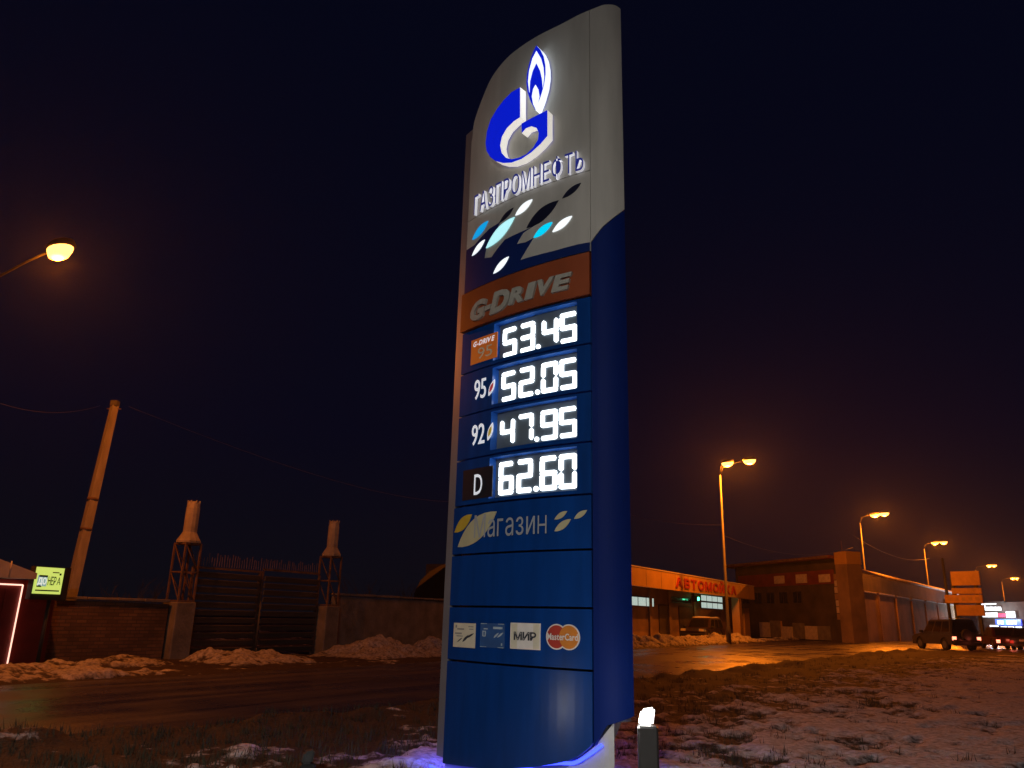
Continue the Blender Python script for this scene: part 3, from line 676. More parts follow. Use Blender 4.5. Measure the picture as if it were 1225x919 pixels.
r_ = H_ / 2; ca, cb, cz = t0 + r_, t1 - r_, (z0 + z1) / 2
disc2(ca, cz, r_, 0, .0055, 'stickerw', 'disc_rim'); disc2(cb, cz, r_, 0, .005, 'stickerw', 'disc_rim')
disc2(ca, cz, r_ * .90, .0055, .0065, 'cardred', 'card_disc')
disc2(cb, cz, r_ * .90, .005, .0075, 'cardorange', 'card_disc')
stext('sticker_lettering', 'MasterCard', t0 + W_ * .05, t1 - W_ * .05, cz - H_ * .12, cz + H_ * .14, .009, .0102, M['stickerw'], parent=card, off=.02, gap=.05)
bp_ = fpx(Z5([(660, 822), (640, 840), (600, 872), (560, 890), (500, 903), (420, 916), (250, 924)]))
bpoly = [(TL - .01, .145), (TL - .01, ZB[0] - G_), (-.006, ZB[0] - G_)] + [(-.006, bp_[0][1])] + bp_[1:]
spoly('bottom_panel', [bpoly], -.06, 0, M['blue'])
# light strip tucked under the lower edge
npts = fpx(Z5([(690, 822), (665, 840), (630, 864), (590, 888), (540, 905), (470, 916), (300, 922)])) + [(TL, .15), (TC + .03, .15)]
tube_obj('light_strip', [S3(t, z - .012 + .03 * sst(-.12, -.35, t) - .075 * sst(-.45, -1.0, t), -.02 - .045 * sst(-.10, -.30, t) + .045 * sst(-.7, -1.0, t)) for t, z in curve_pts(npts, 3)], .012, M['neon'], sign)
tube_obj('rear_light_strip', [S3(TC + .06 + (1.5) * k / 10, .13, -.16 - .30 * math.sin(math.pi * (k + 1) / 12)) for k in range(11)], .016, M['neonback'], sign)
tube_obj('rear_light_strip', [S3(TC + .05, .16 + .09 * k, -.20) for k in range(10)], .014, M['neonback'], sign)
for zj in ZB[:4]:
    spoly('panel_bracket', [rect(TL - .045, TL - .012, zj - .012, zj + .012)], -.09, -.01, M['casing'])
# plinth
pl = fpx(Z5([(740, 752)]), -.05)[0]
spoly('plinth', [[(-1.50, -.06), (pl[0], -.06), (pl[0], pl[1] + .02), (-.02, .42), (-.3, .22), (-1.50, .18)]], -.30, -.055, M['plinth'], M['bollard'])
#PART3
# ------------------------------------------------------------------ lamps
def light(name, loc, power, col, parent, rad=0.12, kind='POINT', **kw):
    l = bpy.data.lights.new(name, kind); l.energy = power; l.color = col
    if kind in ('POINT', 'SPOT'): l.shadow_soft_size = rad
    for k, v in kw.items(): setattr(l, k, v)
    o = bpy.data.objects.new(name, l); C.objects.link(o); o.parent = parent; o.location = loc; return o
def lamp_head(parent, p, dirv, power, sc=1.0, lens='sodium'):
    d = Vector((dirv[0], dirv[1], 0)).normalized(); s = Vector((-d.y, d.x, 0)); up = Vector((0, 0, 1))
    def shell(bm, prof, zs):
        rings = []
        for (lx, wy), z in zip(prof, zs):
            rings.append([bm.verts.new(p + d * (lx * math.cos(a) * sc) + s * (wy * math.sin(a) * sc) + up * z * sc) for a in [2*math.pi*k/14 for k in range(14)]])
        for i in range(len(rings) - 1):
            for k in range(14): bm.faces.new((rings[i][k], rings[i][(k+1) % 14], rings[i+1][(k+1) % 14], rings[i+1][k]))
        bm.faces.new(rings[0][::-1]); bm.faces.new(rings[-1])
    bm = bmesh.new(); shell(bm, [(.34, .17), (.36, .18), (.30, .14), (.16, .07)], [0, .04, .12, .15]); h = bm_obj('lamp_head', bm, M['galv'], parent, True)
    bm = bmesh.new(); shell(bm, [(.10, .05), (.24, .12), (.30, .15), (.31, .155)], [-.19, -.14, -.05, .005]); bm_obj('lens', bm, M[lens], h, True)
    light('lamp_light', p + Vector((0, 0, -.24 * sc)), power, SODIUM, parent, .10)
def street_lamp(label, base, top, heads, power, rad=(.10, .055), group=None, sc=1.0):
    r_ = empty('street_lamp', (base[0], base[1], 0)); tag(r_, label, 'street lamp', group)
    B = Vector((base[0], base[1], 0)); T = Vector(top) - B
    tube_obj('pole', [(0, 0, -.1), (0, 0, .9), (0, 0, 1.0), tuple(T)], [rad[0]*1.5, rad[0]*1.5, rad[0], rad[1]], M['galv'], r_, 10)
    for hpos in heads:
        h = Vector(hpos) - B; m1 = T + Vector((0, 0, .35)) ; dv = h - T
        tube_obj('arm', [tuple(T - Vector((0, 0, .05))), tuple(T + dv * .12 + Vector((0, 0, max(.1, dv.z * .55)))), tuple(T + dv * .55 + Vector((0, 0, dv.z * .30 + .06))), tuple(h + Vector((0, 0, .07)))], rad[1] * .5, M['trim'], r_, 6)
        lamp_head(r_, h, (dv.x, dv.y), power, sc)
    return r_
GL = 'double headed street lamps along the far side of the road'
def row_lamp(label, pole_top, pole_base, heads, Y, dY=-1.0):
    T = at(*pole_top, Y); B = at(*pole_base, Y); hs = [at(*h, Y + dY * (i + .4)) for i, h in enumerate(heads)]
    z = sum(h.z for h in hs) / len(hs)
    for h in hs: h.z = z
    T.x = B.x = (T.x + B.x) / 2
    street_lamp(label, B, (B.x, B.y, z - .75), hs, P_LAMP / len(hs) * 1.0, group=GL, sc=1.35)
row_lamp('galvanised double headed street lamp rising in front of the yellow car wash fascia', (861, 572), (872, 757), ((870, 549.5), (897, 555)), 50.0)
row_lamp('galvanised double headed street lamp beside the tall yellow corner pylon', (1030, 625), (1041, 757), ((1046, 612.5), (1058, 617)), 71.5)
row_lamp('double headed street lamp in front of the long warehouse wall behind the off-road car', (1107, 655), (1116, 758), ((1118, 647.5), (1129, 650)), 95.0)
row_lamp('distant street lamp standing just beyond the stacked orange billboard panels', (1171, 684), (1174, 760), ((1183, 675.5), (1189, 677)), 127.0)
row_lamp('farthest lit street lamp above the bright shop signs', (1203, 700), (1204, 762), ((1211, 692), (1216, 691)), 160.0)
hL = at(72, 298, 15.0)
street_lamp('near street lamp with a glowing sodium head above the kiosk', (hL.x - 2.6, hL.y + 1.6, 0), (hL.x - 2.6, hL.y + 1.6, hL.z - .4), [tuple(hL)], P_NEAR, sc=1.25)

# ------------------------------------------------------------------ light bollards
def bollard(label, x, y, rz, lit=True, h=.66, power=6.0):
    r_ = empty('light_bollard', (x, y, 0), rz); tag(r_, label, 'bollard', 'light bollards round the price sign')
    bm = bmesh.new(); box(bm, -.06, .06, -.06, .06, -.06, h, .012); bm_obj('post', bm, M['bollard'], r_)
    bm = bmesh.new(); vs_ = [bm.verts.new(p) for p in ((-.055,-.05,h),(.03,-.05,h),(.03,.05,h),(-.055,.05,h),(-.035,-.05,h+.085),(.045,-.05,h+.10),(.045,.05,h+.10),(-.035,.05,h+.085))]
    for f in ((3,2,1,0),(4,5,6,7),(0,1,5,4),(1,2,6,5),(2,3,7,6),(3,0,4,7)): bm.faces.new([vs_[i] for i in f])
    bmesh.ops.bevel(bm, geom=bm.edges[:], offset=.014, segments=2, affect='EDGES')
    bm_obj('diffuser', bm, M['bollamp'] if lit else M['bolldark'], r_)
    if lit: light('bollard_light', (-.10, 0, h + .05), power, (1.0, .97, .9), r_, .04)
    return r_
p = at(775, 880, 5.0)
bollard('slim dark bollard with a glowing white lamp on top beside the price sign', p.x, p.y, R(-8), True, .655)
p = at(369, 903, 6.6)
bollard('dark bollard with its lamp off at the left of the price sign', p.x, p.y, R(20), False, p.z - .06)
# the station's own lights stand behind the photographer: a lit bollard and the forecourt mast
t_, z_ = face(676, 850); P0 = S3(t_, z_, 0) + BASE; ph = plan(t_)[2]; N = Vector((-math.sin(ph), -math.cos(ph), 0))
d0 = (P0 - Vector((0, 0, CAM_H))).normalized(); rf = d0 - N * (2 * d0.dot(N))
bq = P0 + rf * 3.4
bollard('glowing bollard across the lawn facing the price sign', bq.x, bq.y, math.atan2(rf.y, rf.x), True, max(.3, bq.z - .05), 8.0)
mast = empty('forecourt_mast', (-2.6, -4.5, 0)); tag(mast, 'forecourt mast with two flat white flood lamps facing the price sign', 'light mast')
tube_obj('pole', [(0, 0, -.1), (0, 0, 4.75)], [.09, .06], M['galv'], mast, 10)
for sx in (-1, 1):
    hp = Vector((sx * .55, .25, 4.7)); box_obj('flood_lamp', hp.x - .28, hp.x + .28, hp.y - .2, hp.y + .2, hp.z - .03, hp.z + .06, M['bollard'], mast, .01)
    o = light('flood_light', hp + Vector((0, 0, -.06)), 120.0, (1.0, 0.95, 0.86), mast, kind='AREA', shape='RECTANGLE', size=.5, size_y=.34); o.rotation_euler = (R(57), 0, R(-16)); o.data.spread = R(110)
box_obj('crossbar', -.6, .6, .2, .26, 4.761, 4.81, M['galv'], mast)

# ------------------------------------------------------------------ left side: kiosk, lightbox, wall, gate
def wall_u(px, py, v):
    q = ray(px, py); a = q.x / q.y
    y = (v + DV[0] * OX + DV[1] * OY) / (DV[0] * a + DV[1]); x = a * y
    return uv(x, y)[0], CAM_H + q.z * y / q.y
def place(name, u, v, label, cat, group=None, rz=RZ):
    x, y = xy(u, v); o = empty(name, (x, y, 0), rz); return tag(o, label, cat, group)
def wtext(parent, name, body, u0, u1, z0, z1, y, th, m, gap=.12, off=.02, letters=False, shear=0.0):
    G = []; x = 0.0
    for ch in body:
        v, f = glyph(ch, off, shear); mn = min(p_[0] for p_ in v); mx = max(p_[0] for p_ in v); G.append((v, f, x - mn)); x += mx - mn + gap
    wd = x - gap; bm = bmesh.new()
    for v, f, xo in G:
        glyph_bm(bm, v, f, lambda a, b: u0 + (a + xo) / wd * (u1 - u0), lambda a, b: z0 + b / .73 * (z1 - z0), 0, th)
        if letters:
            for q in bm.verts: q.co = Vector((q.co.x, y - q.co.z, q.co.y))
            bm_obj(name, bm, [m, m], parent); bm = bmesh.new()
    if letters: bm.free(); return
    for q in bm.verts: q.co = Vector((q.co.x, y - q.co.z, q.co.y))
    return bm_obj(name, bm, [m, m], parent)
WV = 10.6
# kiosk
kv = 10.1; ku, kz = wall_u(26, 700, kv); ke, _ = wall_u(60, 750, kv); ez = wall_u(45, 688, kv)[1]
kio = place('kiosk', ku, kv, 'low red kiosk with a pale sloping roof and a light strip round its front', 'kiosk')
KW = ke - ku; RE = wall_u(44, 690, kv - .45)[0] - ku
bm = bmesh.new(); box(bm, -5.0, KW, .0, 2.6, -.05, ez - .12); bm_obj('wall', bm, M['kiosk'], kio)
for i in range(14): box_obj('wall_panel', -5.0 + .36 * i + .02, -5.0 + .36 * i + .34, -.018, .0, .05, kz - .08, M['kiosk'], kio)
bm = bmesh.new()
rv = [(-5.4, -.45, ez - .10), (RE, -.45, ez - .10), (RE, 2.9, ez - .1), (-5.4, 2.9, ez - .1), (-5.4, -.45, ez + .02), (RE, -.45, ez + .02), (RE, 2.9, ez + .02), (-5.4, 2.9, ez + .02), (-2.4, -.45, ez + .75), (-2.4, 2.9, ez + .75)]
V_ = [bm.verts.new(q) for q in rv]
for f in ((3,2,1,0),(0,1,5,8,4),(1,2,6,5),(2,3,7,9,6),(3,0,4,7),(5,6,9,8),(4,8,9,7)): bm.faces.new([V_[i] for i in f])
bm_obj('roof', bm, M['roof'], kio)
for i in range(9): tube_obj('roof_rib', [(-2.2 + i * .42, -.47, ez + .74 - (i * .42 + .2) * .27 * 1.0), (-2.2 + i * .42, -.47, ez - .08)], .012, M['roof'], kio, 5) if -2.2 + i * .42 < RE - .15 else None
tube_obj('light_strip', [(-4.2, -.05, kz), (0, -.05, kz)], .015, M['strip'], kio)
tube_obj('light_strip', [(0, -.05, kz), (0, -.05, .08)], .015, M['strip'], kio)
# lightbox
lu, lz = wall_u(61, 695, kv - .3); l0, zt_ = wall_u(50, 681, kv - .3); l1, zt2 = wall_u(78, 678, kv - .3); zb_ = wall_u(60, 712, kv - .3)[1]
lbx = place('lightbox_sign', lu, kv - .3, 'small square yellow green lightbox beside the kiosk roof', 'sign')
a_, b_, zb2, zt2 = -.36, .22, zb_ + .02, (zt_ + zt2) / 2
box_obj('box_frame', a_ - .02, b_ + .16, -.02, .16, zb2 - .12, zt2 + .02, M['trim'], lbx)
face_ = box_obj('lit_face', a_, b_, -.05, -.02, zb2, zt2, M['lightbox'], lbx); hb_ = zt2 - zb2
box_obj('picture_patch', a_ + .05, a_ + .25, -.054, -.05, zb2 + hb_ * .28, zb2 + hb_ * .70, M['lbblue'], lbx)
box_obj('picture_corner', a_ + .07, a_ + .25, -.0555, -.054, zb2 + hb_ * .63, zb2 + hb_ * .70, M['ink'], lbx)
box_obj('picture_corner', a_ + .05, a_ + .15, -.0555, -.054, zb2 + hb_ * .25, zb2 + hb_ * .31, M['ink'], lbx)
wtext(lbx, 'lettering', 'ДО', a_ + .06, a_ + .24, zb2 + hb_ * .36, zb2 + hb_ * .60, -.056, .002, M['lbwhite'], off=.03, gap=.04)
wtext(lbx, 'lettering', 'НЕР', a_ + .27, b_ - .14, zb2 + hb_ * .34, zb2 + hb_ * .66, -.051, .003, M['ink'], off=.01, gap=.08)
wtext(lbx, 'lettering', 'А', b_ - .12, b_ - .04, zb2 + hb_ * .36, zb2 + hb_ * .64, -.051, .003, M['ink'], off=.01)
box_obj('flame_dot', b_ - .09, b_ - .05, -.053, -.05, zb2 + hb_ * .72, zb2 + hb_ * .80, M['ink'], lbx)
box_obj('small_print', a_ + .34, b_ - .10, -.053, -.05, zb2 + hb_ * .80, zb2 + hb_ * .84, M['inkgrey'], lbx)
box_obj('under_bar', a_ + .04, b_ - .04, -.053, -.05, zb2 + hb_ * .10, zb2 + hb_ * .15, M['ink'], lbx)
tube_obj('post', [(.08, .07, -.05), (.08, .07, zb2 - .11)], .04, M['trim'], lbx)
# utility pole
T = at(137, 486, 21.0); Bp = at(84, 714, 20.4); k = Bp.z / (T.z - Bp.z); Bt = Bp - (T - Bp) * k
up_ = empty('utility_pole', (Bt.x, Bt.y, 0)); tag(up_, 'leaning concrete utility pole behind the brick wall', 'utility pole')
bm = bmesh.new(); tube(bm, [(0, 0, -.1), tuple((T - Bt) * .5), tuple(T - Bt)], [.175, .15, .12], 4); bmesh.ops.recalc_face_normals(bm, faces=bm.faces); bm_obj('shaft', bm, M['concpole'], up_)
dT = T - Bt
box_obj('pole_cap', dT.x - .10, dT.x + .10, dT.y - .10, dT.y + .10, dT.z - .02, dT.z + .16, M['galv'], up_, .02)
tube_obj('insulator_arm', [tuple(dT + Vector((-.2, 0, -.08))), tuple(dT + Vector((.2, 0, -.08)))], .02, M['rust'], up_, 6)
for f in (.48, .60): tube_obj('clamp_band', [tuple(dT * (f - .004)), tuple(dT * (f + .004))], [.155, .155], M['rust'], up_, 8)
# brick wall left of the gate
gu0, _ = wall_u(214, 750, WV); gu1, _ = wall_u(392, 745, WV)
wu0, _ = wall_u(58, 760, WV)
def wall_thing(name, label, u0, u1, v, h, th, m, coping=True):
    w_ = place(name, (u0 + u1) / 2, v, label, 'wall'); L = (u1 - u0) / 2
    n = int(2 * L / .5); V = []; Fc = []
    for i in range(n + 1):
        x = -L + 2 * L * i / n; dz = .03 * fn(x, v, .9, 3)
        V += [(x, 0, -.1), (x, 0.012 * fn(x, 3, 2), h * .5), (x, 0, h + dz), (x, th, h + dz), (x, th, -.1)]
    for i in range(n):
        for k_ in range(4): q = i * 5 + k_; Fc.append((q, q + 5, q + 6, q + 1))
    Fc += [(0, 1, 2, 3, 4), (n*5+4, n*5+3, n*5+2, n*5+1, n*5)]
    mesh_obj('masonry', V, Fc, m, w_)
    if coping:
        k_ = int(2 * L / .62)
        for i in range(k_):
            x = -L + 2 * L * i / k_; box_obj('coping_stone', x + .01, x + 2 * L / k_ - .01, -.05, th + .05, h + .035 + .01 * random.random(), h + .10 + .02 * random.random(), M['concrete'], w_, .012)
    return w_
wall_thing('brick_wall', 'low old brick wall between the kiosk and the gate', wu0, gu0 - .38, WV, 1.36, .3, M['brick'])
wall_thing('concrete_wall', 'dark stained concrete wall to the right of the gate', gu1 + .36, gu1 + 22, WV + .1, 1.75, .25, M['concrete'])
# gate pillars
def pillar(label, u, hs=1.0):
    p_ = place('gate_pillar', u, WV + .1, label, 'gate pillar', 'pillars either side of the dark gate'); a = .29; h1, h2, h3 = 1.42 * hs, 2.92 * hs, 4.0 * hs
    box_obj('base_block', -a, a, -a, a, -.1, h1, M['concrete'], p_, .02)
    s = .23
    for sx in (-1, 1):
        for sy in (-1, 1): box_obj('corner_post', sx*s - .022, sx*s + .022, sy*s - .022, sy*s + .022, h1, h2, M['rust'], p_)
    zm = (h1 + h2) / 2
    for z in (h1 + .03, zm, h2 - .03):
        for sy in (-1, 1): box_obj('cross_rail', -s, s, sy*s - .018, sy*s + .018, z - .018, z + .018, M['rust'], p_)
        for sx in (-1, 1): box_obj('cross_rail', sx*s - .017, sx*s + .017, -s, s, z - .017, z + .017, M['rust'], p_)
    for (za, zb) in ((h1 + .03, zm), (zm, h2 - .03)):
        for sy in (-1, 1): tube_obj('brace', [(-s, sy*s, zb), (s, sy*s, za)], .015, M['rust'], p_, 5)
        for sx in (-1, 1): tube_obj('brace', [(sx*s, s, zb), (sx*s, -s, za)], .015, M['rust'], p_, 5)
    bm = bmesh.new(); lathe(bm, [(.30, h2), (.31, h2 + .05), (.20, h2 + .24), (.175, h2 + .28), (.175, h3 - .16), (.165, h3 - .14), (.165, h3 - .05), (.15, h3 - .01), (.08, h3 + .02)], 12)
    bm_obj('cap', bm, M['cap'], p_)
    for q in range(7): tube_obj('crown_peg', [(.155*math.cos(q*.9), .155*math.sin(q*.9), h3 - .05), (.155*math.cos(q*.9), .155*math.sin(q*.9), h3 + .035)], .018, M['cap'], p_, 5)
    return p_
pillar('lattice topped concrete gate pillar between the brick wall and the gate', gu0, 1.0)
pillar('lattice topped gate pillar beside the dark concrete wall', gu1, 1.02)
# gate
gate = place('gate', (gu0 + gu1) / 2, WV + .15, 'dark double gate of wide horizontal boards topped with thin pickets', 'gate'); GW = (gu1 - gu0) / 2 - .34
sl = bpy.data.meshes.new('slat'); bm = bmesh.new(); box(bm, -GW/2 + .08, GW/2 - .08, -.025, .025, -.075, .075, .012); bm.to_mesh(sl); bm.free(); sl.materials.append(M['gate'])
for sx in (-1, 1):
    for i in range(11):
        o = link('board', sl, gate); o.location = (sx * (GW / 2 + .01), random.uniform(-.008, .008), .20 + i * .195); o.rotation_euler = (R(14 + random.uniform(-3, 3)), 0, R(random.uniform(-.15, .15)))
    for x in (sx * .05, sx * GW): box_obj('gate_post', x - .035, x + .035, .03, .09, .05, 2.36, M['rust'], gate)
    box_obj('top_rail', min(sx * .06, sx * GW), max(sx * .06, sx * GW), .03, .07, 2.34 + .04 * sx, 2.40 + .04 * sx, M['rust'], gate)
tube_obj('drop_bolt', [(.0, -.05, .25), (.0, -.05, 1.5)], .02, M['galv'], gate, 6)
bm = bmesh.new()
for i in range(int(2 * GW / .085)):
    x = -GW + .04 + i * .085; tube(bm, [(x, .05, 2.38), (x + random.uniform(-.02, .02), .05, 2.68 + random.uniform(-.08, .06))], .009, 4)
tag(bm_obj('picket_row', bm, M['rust'], gate), kind='stuff')
# snow heaps
snow_heap('broad grey snow heap in front of the kiosk', *[wall_u(-20, 830, 7.5)[0] - .6, wall_u(125, 800, 8.5)[0], 6.5, 9.6], .20, 1, .10)
snow_heap('thin strip of dirty snow at the foot of the brick wall', wall_u(100, 790, 8.6)[0], wall_u(208, 790, 9.0)[0], 8.4, 10.0, .22, 2, .10)
snow_heap('narrow ridge of dirty snow lying on the road edge before the brick wall', wall_u(60, 810, 6.9)[0], wall_u(195, 805, 6.9)[0], 6.5, 7.2, .14, 7, .08)
snow_heap('orange lit snow heap in front of the gate', wall_u(245, 800, 8.6)[0], wall_u(352, 792, 8.8)[0], 7.6, 9.9, .30, 3, .02)
snow_heap('long snow heap running from the gate pillar towards the price sign', wall_u(384, 790, 9.2)[0], wall_u(575, 778, 9.2)[0], 7.5, 10.2, .46, 4, -.02)
snow_heap('long ploughed snow bank in front of the car wash', wall_u(700, 775, 8.5)[0], wall_u(892, 765, 9.2)[0], 7.2, 10.0, .50, 5, .05)
snow_heap('low flat snow ridge on the road edge past the car wash lamp', wall_u(868, 765, 7.9)[0], wall_u(960, 764, 7.9)[0], 7.6, 8.9, .22, 6, .12)
# bare shrubs behind the walls
def shrub(label, u, v, h, seed):
    rnd = random.Random(seed); x, y = xy(u, v); r_ = empty('bare_shrub', (x, y, 0)); tag(r_, label, 'shrub', 'bare shrubs behind the roadside walls'); bm = bmesh.new()
    def br(p, d, l, rad, dep):
        q = p + d * l; m_ = p + d * l * .5 + Vector((rnd.gauss(0, .04), rnd.gauss(0, .04), 0)) * l
        tube(bm, [p, m_, q], [rad, rad * .8, rad * .6], 3, False)
        if dep:
            for _ in range(rnd.randint(2, 4)): br(p + (q - p) * rnd.uniform(.4, 1), (d + Vector((rnd.gauss(0, .45), rnd.gauss(0, .45), rnd.uniform(-.1, .4)))).normalized(), l * rnd.uniform(.5, .75), rad * .6, dep - 1)
    for _ in range(7): br(Vector((rnd.gauss(0, .2), rnd.gauss(0, .2), -.05)), Vector((rnd.gauss(0, .3), rnd.gauss(0, .3), 1)).normalized(), h * rnd.uniform(.35, .55), .018, 3)
    bm_obj('branches', bm, M['twig'], r_); return r_
for i, (px, v, h) in enumerate(((112, 12.2, 2.1), (150, 12.6, 2.3), (186, 12.0, 2.0), (420, 12.6, 2.6), (455, 13.2, 2.7), (488, 13.5, 2.6))):
    shrub(('leafless shrub behind the brick wall beside the utility pole', 'leafless shrub behind the middle of the brick wall', 'leafless shrub behind the brick wall beside the gate pillar', 'leafless shrub behind the concrete wall beside the gate pillar', 'leafless shrub behind the concrete wall between two others', 'leafless shrub behind the concrete wall beside the rounded shed')[i], wall_u(px, 720, v)[0], v, h, 20 + i)
# dim shed behind the concrete wall
su, sz = wall_u(497, 665, 19.0); su1, _ = wall_u(600, 665, 19.0)
shed = place('shed', (su + su1) / 2, 19.0, 'dim brown shed with a rounded roof behind the concrete wall', 'shed'); L = (su1 - su) / 2
prof = [(-L, 0), (L, 0), (L, 1.9)] + [(L * math.cos(a), 1.9 + (sz - .1 - 1.9) * math.sin(a)) for a in [math.pi * k_ / 12 for k_ in range(1, 12)]] + [(-L, 1.9)]
V = [(x, 0, z) for x, z in prof] + [(x + 9.0, 6.0, z) for x, z in prof]; n = len(prof)
mesh_obj('shell', V, [tuple(range(n)), tuple(range(2*n-1, n-1, -1))] + [(i, i + n, (i + 1) % n + n, (i + 1) % n) for i in range(n)], M['frame'], shed)
for zz in (1.5, 2.1): box_obj('wall_batten', -L + .05, L - .05, -.04, -.002, zz, zz + .08, M['frame'], shed)
#PART4
# ------------------------------------------------------------------ car wash
CV = 11.6
c0, _ = wall_u(735, 745, CV); c1, _ = wall_u(886, 740, CV)
cw_ = place('car_wash', c0, CV, 'low car wash building with a yellow fascia and red lettering', 'building')
def cu(px, py, v=CV): a, z = wall_u(px, py, v); return a - c0, z
CL = c1 - c0; ft = cu(757, 675.5, CV - 1.2)[1]; fb_ = cu(757, 697, CV - 1.2)[1]
ft2 = cu(880, 700, CV - 1.2)[1]; ftz = (ft + ft2) / 2; fbz = ftz - 1.05
box_obj('wall', -6, CL, 0, 9, -.1, ftz - .15, M['wallbrown'], cw_)
fas = box_obj('fascia', -6, CL + .25, -1.2, -.9, fbz, ftz, M['yellowwall'], cw_)
box_obj('fascia_cap', -6.02, CL + .28, -1.23, -.87, ftz + .003, ftz + .07, M['roof'], cw_)
box_obj('soffit', -6, CL + .2, -.9, -.003, fbz + .25, fbz + .32, M['frame'], cw_)
for i in range(13):
    x = -5.4 + i * (CL + 5.4) / 12.6; box_obj('fascia_seam', x, x + .05, -1.206, -1.2, fbz + .02, ftz - .02, M['wallbrown'], fas)
a = cu(809, 700, CV - 1.25)[0]; b = cu(881, 706, CV - 1.25)[0]
wtext(cw_, 'sign_letter', 'АВТОМОЙКА', a, b, fbz + .22, ftz - .24, -1.2, .06, M['redlet'], gap=.16, off=.03, letters=True)
def window(parent, x0, x1, z0, z1, y, nx, nz, lit, name='window'):
    w_ = box_obj(name, x0, x1, y - .06, y - .002, z0, z1, M['frame'], parent)
    dx, dz = (x1 - x0) / nx, (z1 - z0) / nz
    for i in range(nx):
        for j in range(nz): box_obj('pane', x0 + dx*i + .06, x0 + dx*(i+1) - .06, y - .068, y - .061, z0 + dz*j + .06, z0 + dz*(j+1) - .06, M['winlit'] if lit else M['windark'], w_)
for (xa, ya, xb, yb, nx, nz, lit) in ((752, 712, 781, 725, 3, 1, True), (838, 711.5, 863, 728, 4, 2, True), (802, 713.5, 826, 721, 2, 1, False)):
    p0 = cu(xa, yb); p1 = cu(xb, ya); window(cw_, p0[0], p1[0], min(p0[1], cu(xb, yb)[1]), max(p1[1], cu(xa, ya)[1]) - .15, 0, nx, nz, lit)
for px in (777, 800, 830):
    x, z = cu(px, 735); box_obj('wall_pier', x - .2, x + .2, -.12, 0, -.1, fbz + .24, M['wallbrown'], cw_)
x, z = cu(868, 735); box_obj('entrance_pillar', x - .1, x + .55, -1.15, -.55, -.1, fbz - .003, M['yellowwall'], cw_)
x, z = cu(880, 735); box_obj('corner_annex', CL - .6, CL + .9, -.5, 3, -.1, cu(878, 727)[1], M['yellowwall'], cw_)
for (xa, xb) in ((788, 800), (812, 828)):
    x0 = cu(xa, 740)[0]; x1 = cu(xb, 740)[0]; box_obj('wash_door', x0, x1, -.05, -.003, 0, 2.3, M['walldark'], cw_)
x, z = cu(834.5, 716.5, CV - .4)
tl = empty('signal_light', (*xy(x + c0, CV - .4), 0), RZ); tag(tl, 'green signal light hanging under the car wash fascia', 'signal light')
box_obj('signal_housing', -.14, .14, -.02, .39, z - .2, z + .2, M['trim'], tl)
bm = bmesh.new(); bmesh.ops.create_uvsphere(bm, u_segments=12, v_segments=8, radius=.13)
for v in bm.verts: v.co = Vector((v.co.x, v.co.y * .6 - .06, v.co.z + z))
bm_obj('signal_lens', bm, M['green'], tl, True); light('signal_glow', (0, -.35, z), 3, (.1, 1, .45), tl, .1)

# ------------------------------------------------------------------ corner building with square plates, warehouse behind
N0 = at(1012, 764, 64.0); N0.z = 0; F0 = at(884, 760, 78.0); F0.z = 0
dx_ = (N0 - F0).normalized(); rzB = math.atan2(dx_.y, dx_.x); BL = (N0 - F0).length
bb = empty('corner_building', F0, rzB); tag(bb, 'dark corner building with white square plates on a red band', 'building')
def bpt(px, py, off=0.0):
    q = ray(px, py); n = Vector((-dx_.y, dx_.x, 0)); c = F0 - n * off
    cam0 = Vector((0, 0, CAM_H)); t = (c - cam0).dot(n) / q.dot(n); P = cam0 + q * t; return (P - F0).dot(dx_), P.z
H2 = bpt(1009, 664)[1]
W0 = at(1031, 764, 66.5); W0.z = 0; W1_ = at(1150, 762, 104.0); W1_.z = 0; dw = (W1_ - W0).normalized()
dwl = Matrix.Rotation(-rzB, 3, 'Z') @ dw
def slab(name, pts, z0, z1, m, par):
    n_ = len(pts); V = [(x, y, z0) for x, y in pts] + [(x, y, z1) for x, y in pts]
    return mesh_obj(name, V, [tuple(range(n_))[::-1], tuple(range(n_, 2 * n_))] + [(i, (i + 1) % n_, (i + 1) % n_ + n_, i + n_) for i in range(n_)], m, par)
slab('wall', [(0, 0), (BL, 0), (BL + dwl.x * 1.5, dwl.y * 1.5), (dwl.x * 9, dwl.y * 9)], -.1, H2 - .25, M['walldark'], bb)
slab('eave', [(-.6, -.9), (BL + .02, -.9), (BL + dwl.x * 1.5, dwl.y * 1.5), (dwl.x * 9, dwl.y * 9)], H2 - .245, H2, M['redband'], bb)
for i in range(16): box_obj('eave_sheet', -.55 + i * (BL + .5) / 16, -.55 + (i + .93) * (BL + .5) / 16, -.95, -.903, H2 - .2, H2 - .02, M['rust'], bb)
zb1 = bpt(960, 700)[1]; zb2_ = bpt(960, 684)[1]
xr = bpt(999, 700)[0]
box_obj('red_band', .5, xr, -.05, -.002, zb1, zb2_, M['redband'], bb)
for (xa, xb, ya, yb) in ((927, 939, 688, 698.6), (953, 966, 686, 698), (980.5, 994, 686, 697)):
    x0, x1 = bpt(xa, 692)[0], bpt(xb, 692)[0]; box_obj('square_plate', x0, x1, -.10, -.052, bpt(xa, yb)[1], bpt(xb, ya)[1] - .05, M['whiteplate'], bb)
x0, x1 = bpt(1000, 720)[0], BL - .03
zc0, zc1 = bpt(1005, 742)[1], bpt(1005, 686)[1]; nn_ = 7
